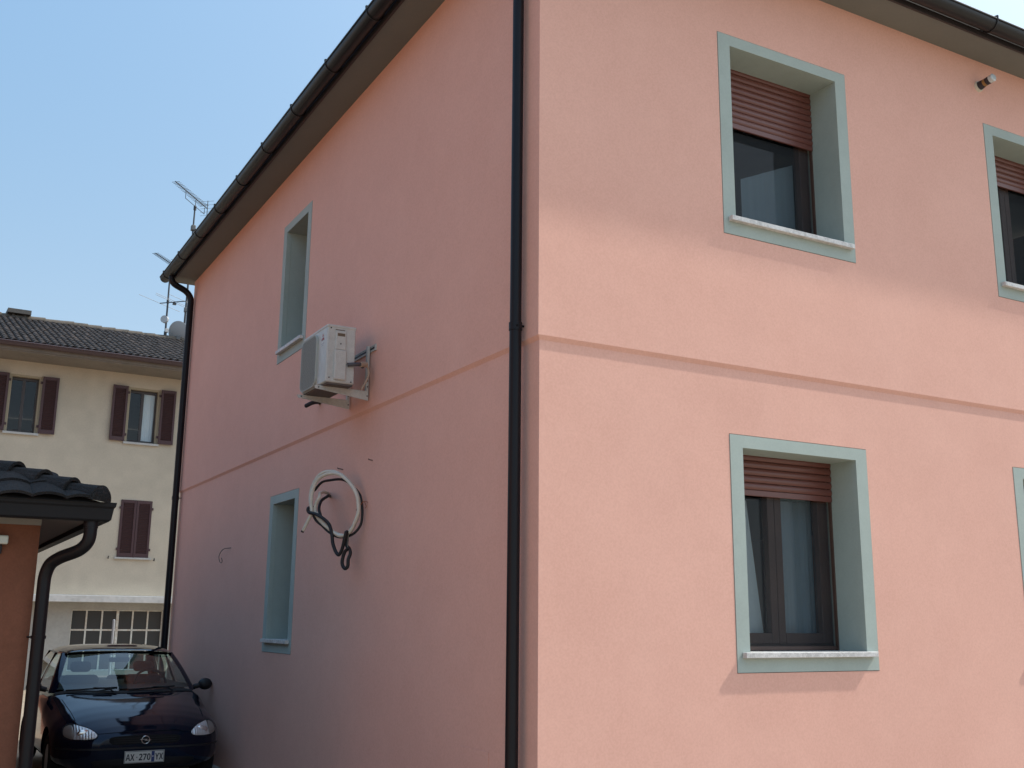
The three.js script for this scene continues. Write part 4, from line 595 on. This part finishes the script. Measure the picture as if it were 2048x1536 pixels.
  const WT = (u) => { const x = -0.535 + 1.07 * u; return [x, 1.303 - 0.018 * (x / 0.535) ** 2, -1.80 - 0.10 * (x / 0.535) ** 2]; };
  obj('windscreen', grid(30, 16, (u, v) => { const a = WB(u), b = WT(u), bow = 0.03 * Math.sin(Math.PI * v); return [a[0] + (b[0] - a[0]) * v, a[1] + (b[1] - a[1]) * v + bow * 0.8, a[2] + (b[2] - a[2]) * v + bow * 0.5]; }), screenGlass, car, true);
  const RB = (u) => { const x = -0.66 + 1.32 * u; return [x, 0.95, -3.60 + 0.16 * (x / 0.66) ** 2]; };
  const RT = (u) => { const x = -0.53 + 1.06 * u; return [x, 1.285 - 0.02 * (x / 0.53) ** 2, -3.22 + 0.08 * (x / 0.53) ** 2]; };
  obj('rear_window', grid(20, 8, (u, v) => { const a = RB(u), b = RT(u); return a.map((q, k) => q + (b[k] - q) * v); }), glass, car, true);
  for (const s of [-1, 1]) {
    const sg = (z0, z1, zt0, zt1) => grid(10, 8, (u, v) => { const zb = z0 + (z1 - z0) * u, zt = zt0 + (zt1 - zt0) * u, bow = 0.015 * Math.sin(Math.PI * v); return [s * (0.742 - 0.15 * v + bow), 0.912 + 0.365 * v, zb + (zt - zb) * v]; });
    obj('side_window', sg(-1.42, -2.35, -1.95, -2.38), glass, car, true); obj('side_window', sg(-2.43, -3.35, -2.44, -3.1), glass, car, true);
    const strip = (name, A, B, bow) => obj(name, [0, 0.022].map((inset) => grid(8, 20, (u, v) => { const a = A(v), b = B(v), k = bow * Math.sin(Math.PI * u) - inset * (0.3 + 0.7 * Math.sin(Math.PI * u)); return [a[0] + (b[0] - a[0]) * u + s * k, a[1] + (b[1] - a[1]) * u + k * 0.5, a[2] + (b[2] - a[2]) * u + k * 0.4]; })), paint, car);
    const e = s < 0 ? 0 : 1, lerp = (p, q, v, bow = 0) => p.map((x, k) => x + (q[k] - x) * v + bow * Math.sin(Math.PI * v) * [0, 0.8, 0.5][k]);
    strip('pillar', (v) => lerp(WB(e), WT(e), v, 0.03), (v) => lerp([s * 0.752, 0.885, -1.44], [s * 0.598, 1.277, -1.98], v, 0.02), 0.02);
    strip('pillar', (v) => lerp([s * 0.752, 0.885, -2.34], [s * 0.598, 1.277, -2.37], v), (v) => lerp([s * 0.752, 0.885, -2.45], [s * 0.598, 1.277, -2.45], v), 0.012);
    strip('pillar', (v) => lerp([s * 0.752, 0.885, -3.33], [s * 0.598, 1.277, -3.08], v), (v) => lerp([s * 0.64, 0.93, -3.47], [s * 0.53, 1.268, -3.15], v), 0.03);
  }
  // roof skin: a shallow dome with rounded edges and a flat lining
  const roofTop = (z) => { const k = [[-1.76, 1.308], [-1.86, 1.334], [-2.0, 1.352], [-2.25, 1.370], [-2.6, 1.374], [-2.95, 1.358], [-3.2, 1.316], [-3.26, 1.297]]; let i = 0; while (i < k.length - 2 && z < k[i + 1][0]) i++; const t = (z - k[i][0]) / (k[i + 1][0] - k[i][0]); return k[i][1] + (k[i + 1][1] - k[i][1]) * t; };
  obj('roof', [grid(36, 40, (u, v) => { const x = -1 + 2 * v, half = 0.60 - 0.03 * Math.pow(2 * u - 1, 2), z = -1.79 - 1.46 * u + (u < 0.5 ? -0.09 * x * x * (1 - 2 * u) : 0.06 * x * x * (2 * u - 1)), a = Math.PI * (1 - v), X = half * Math.sign(Math.cos(a)) * Math.pow(Math.abs(Math.cos(a)), 0.62), top = roofTop(-1.79 - 1.46 * u); return [X, 1.26 + (top - 1.26) * Math.pow(Math.sin(a), 0.62), z]; }), grid(10, 10, (u, v) => [-0.57 + 1.14 * v, 1.262, -1.95 - 1.25 * u])], paint, car, true);
  obj('headlining_edge', tube([[-0.53, 1.276, -1.92], [-0.3, 1.290, -1.85], [0, 1.296, -1.82], [0.3, 1.290, -1.85], [0.53, 1.276, -1.92]], 0.014, 30, 8), black, car);
  obj('dashboard', [grid(20, 12, (u, v) => { const x = -0.68 + 1.36 * u, z = -1.24 - 0.5 * v - 0.1 * (x / 0.68) ** 2; return [x, 0.925 + 0.03 * Math.sin(Math.PI * v), z]; }), bx(-0.72, 0.72, 0.90, 0.938, -3.4, -1.75)], trim, car);
  const fabric = std({ color: C(0.035, 0.042, 0.055), roughness: 0.95 });
  for (const s of [-1, 1]) {
    const seat = obj('seat', rbx(s * 0.34 - 0.20, s * 0.34 + 0.20, 0.88, 1.03, -2.30, -2.17, 0.06, 5), fabric, car);
    obj('head_rest', [rbx(s * 0.34 - 0.11, s * 0.34 + 0.11, 1.06, 1.18, -2.31, -2.22, 0.044, 6), cyl(V(s * 0.34 - 0.05, 1.08, -2.26), V(s * 0.34 - 0.05, 1.16, -2.26), 0.008, 8), cyl(V(s * 0.34 + 0.05, 1.08, -2.26), V(s * 0.34 + 0.05, 1.16, -2.26), 0.008, 8)], fabric, seat);
    obj('mirror', [new THREE.SphereGeometry(1, 24, 16).scale(0.078, 0.066, 0.055).translate(s * 0.885, 0.945, -1.50), cyl(V(s * 0.76, 0.915, -1.50), V(s * 0.84, 0.935, -1.50), 0.028, 12)], trim, car);
    obj('rear_seat', rbx(s * 0.33 - 0.26, s * 0.33 + 0.26, 0.85, 0.985, -3.12, -3.0, 0.05, 5), fabric, car);
    obj('wiper', [tube([[-0.05 + s * 0.3 - 0.26, 0.92, -1.10], [-0.05 + s * 0.3, 0.935, -1.125], [-0.05 + s * 0.3 + 0.24, 0.945, -1.15]].map(([x, y, z]) => [x, y, z - 0.12 * (x / 0.69) ** 2]), 0.008, 20, 6), tube([[s * 0.3 + 0.14, 0.905, -1.06], [s * 0.3 + 0.1, 0.935, -1.10], [s * 0.3 - 0.05, 0.945, -1.13]], 0.009, 16, 6)], black, car);
  }
  obj('steering_wheel', new THREE.TorusGeometry(0.17, 0.014, 8, 30).rotateX(-0.5).translate(0.34, 0.95, -1.78), black, car);
  obj('rear_view_mirror', rbx(-0.11, 0.11, 1.185, 1.24, -1.85, -1.82, 0.015, 3), black, car);
  obj('cowl', grid(30, 4, (u, v) => { const x = -0.70 + 1.4 * u, z = -1.03 - 0.20 * (x / 0.7) ** 2 - 0.09 * v; return [x, topY(x, z) + 0.006 + 0.008 * v, z]; }), black, car, true);
  for (const z of [-0.74, -3.18]) for (const s of [-1, 1]) {
    const wh = obj('wheel', [new THREE.TorusGeometry(0.215, 0.07, 14, 40).scale(1, 1, 1.15).rotateY(Math.PI / 2).translate(s * 0.715, 0.28, z), cyl(V(s * 0.66, 0.28, z), V(s * 0.77, 0.28, z), 0.235, 36)], tyreM, car);
    obj('rim', [cyl(V(s * 0.76, 0.28, z), V(s * 0.782, 0.28, z), 0.165, 30, 0.15)], rimM, wh);
  }
  for (const s of [-1, 1]) { obj('door_handle', rbx(s * 0.805 - 0.012, s * 0.805 + 0.012, 0.76, 0.79, -2.35, -2.2, 0.01, 2), trim, car); obj('washer_jet', rbx(s * 0.2 - 0.012, s * 0.2 + 0.012, topY(0.2, -0.95), topY(0.2, -0.95) + 0.012, -0.965, -0.94, 0.004, 2), black, car); }
}
renderer.render(scene, camera);
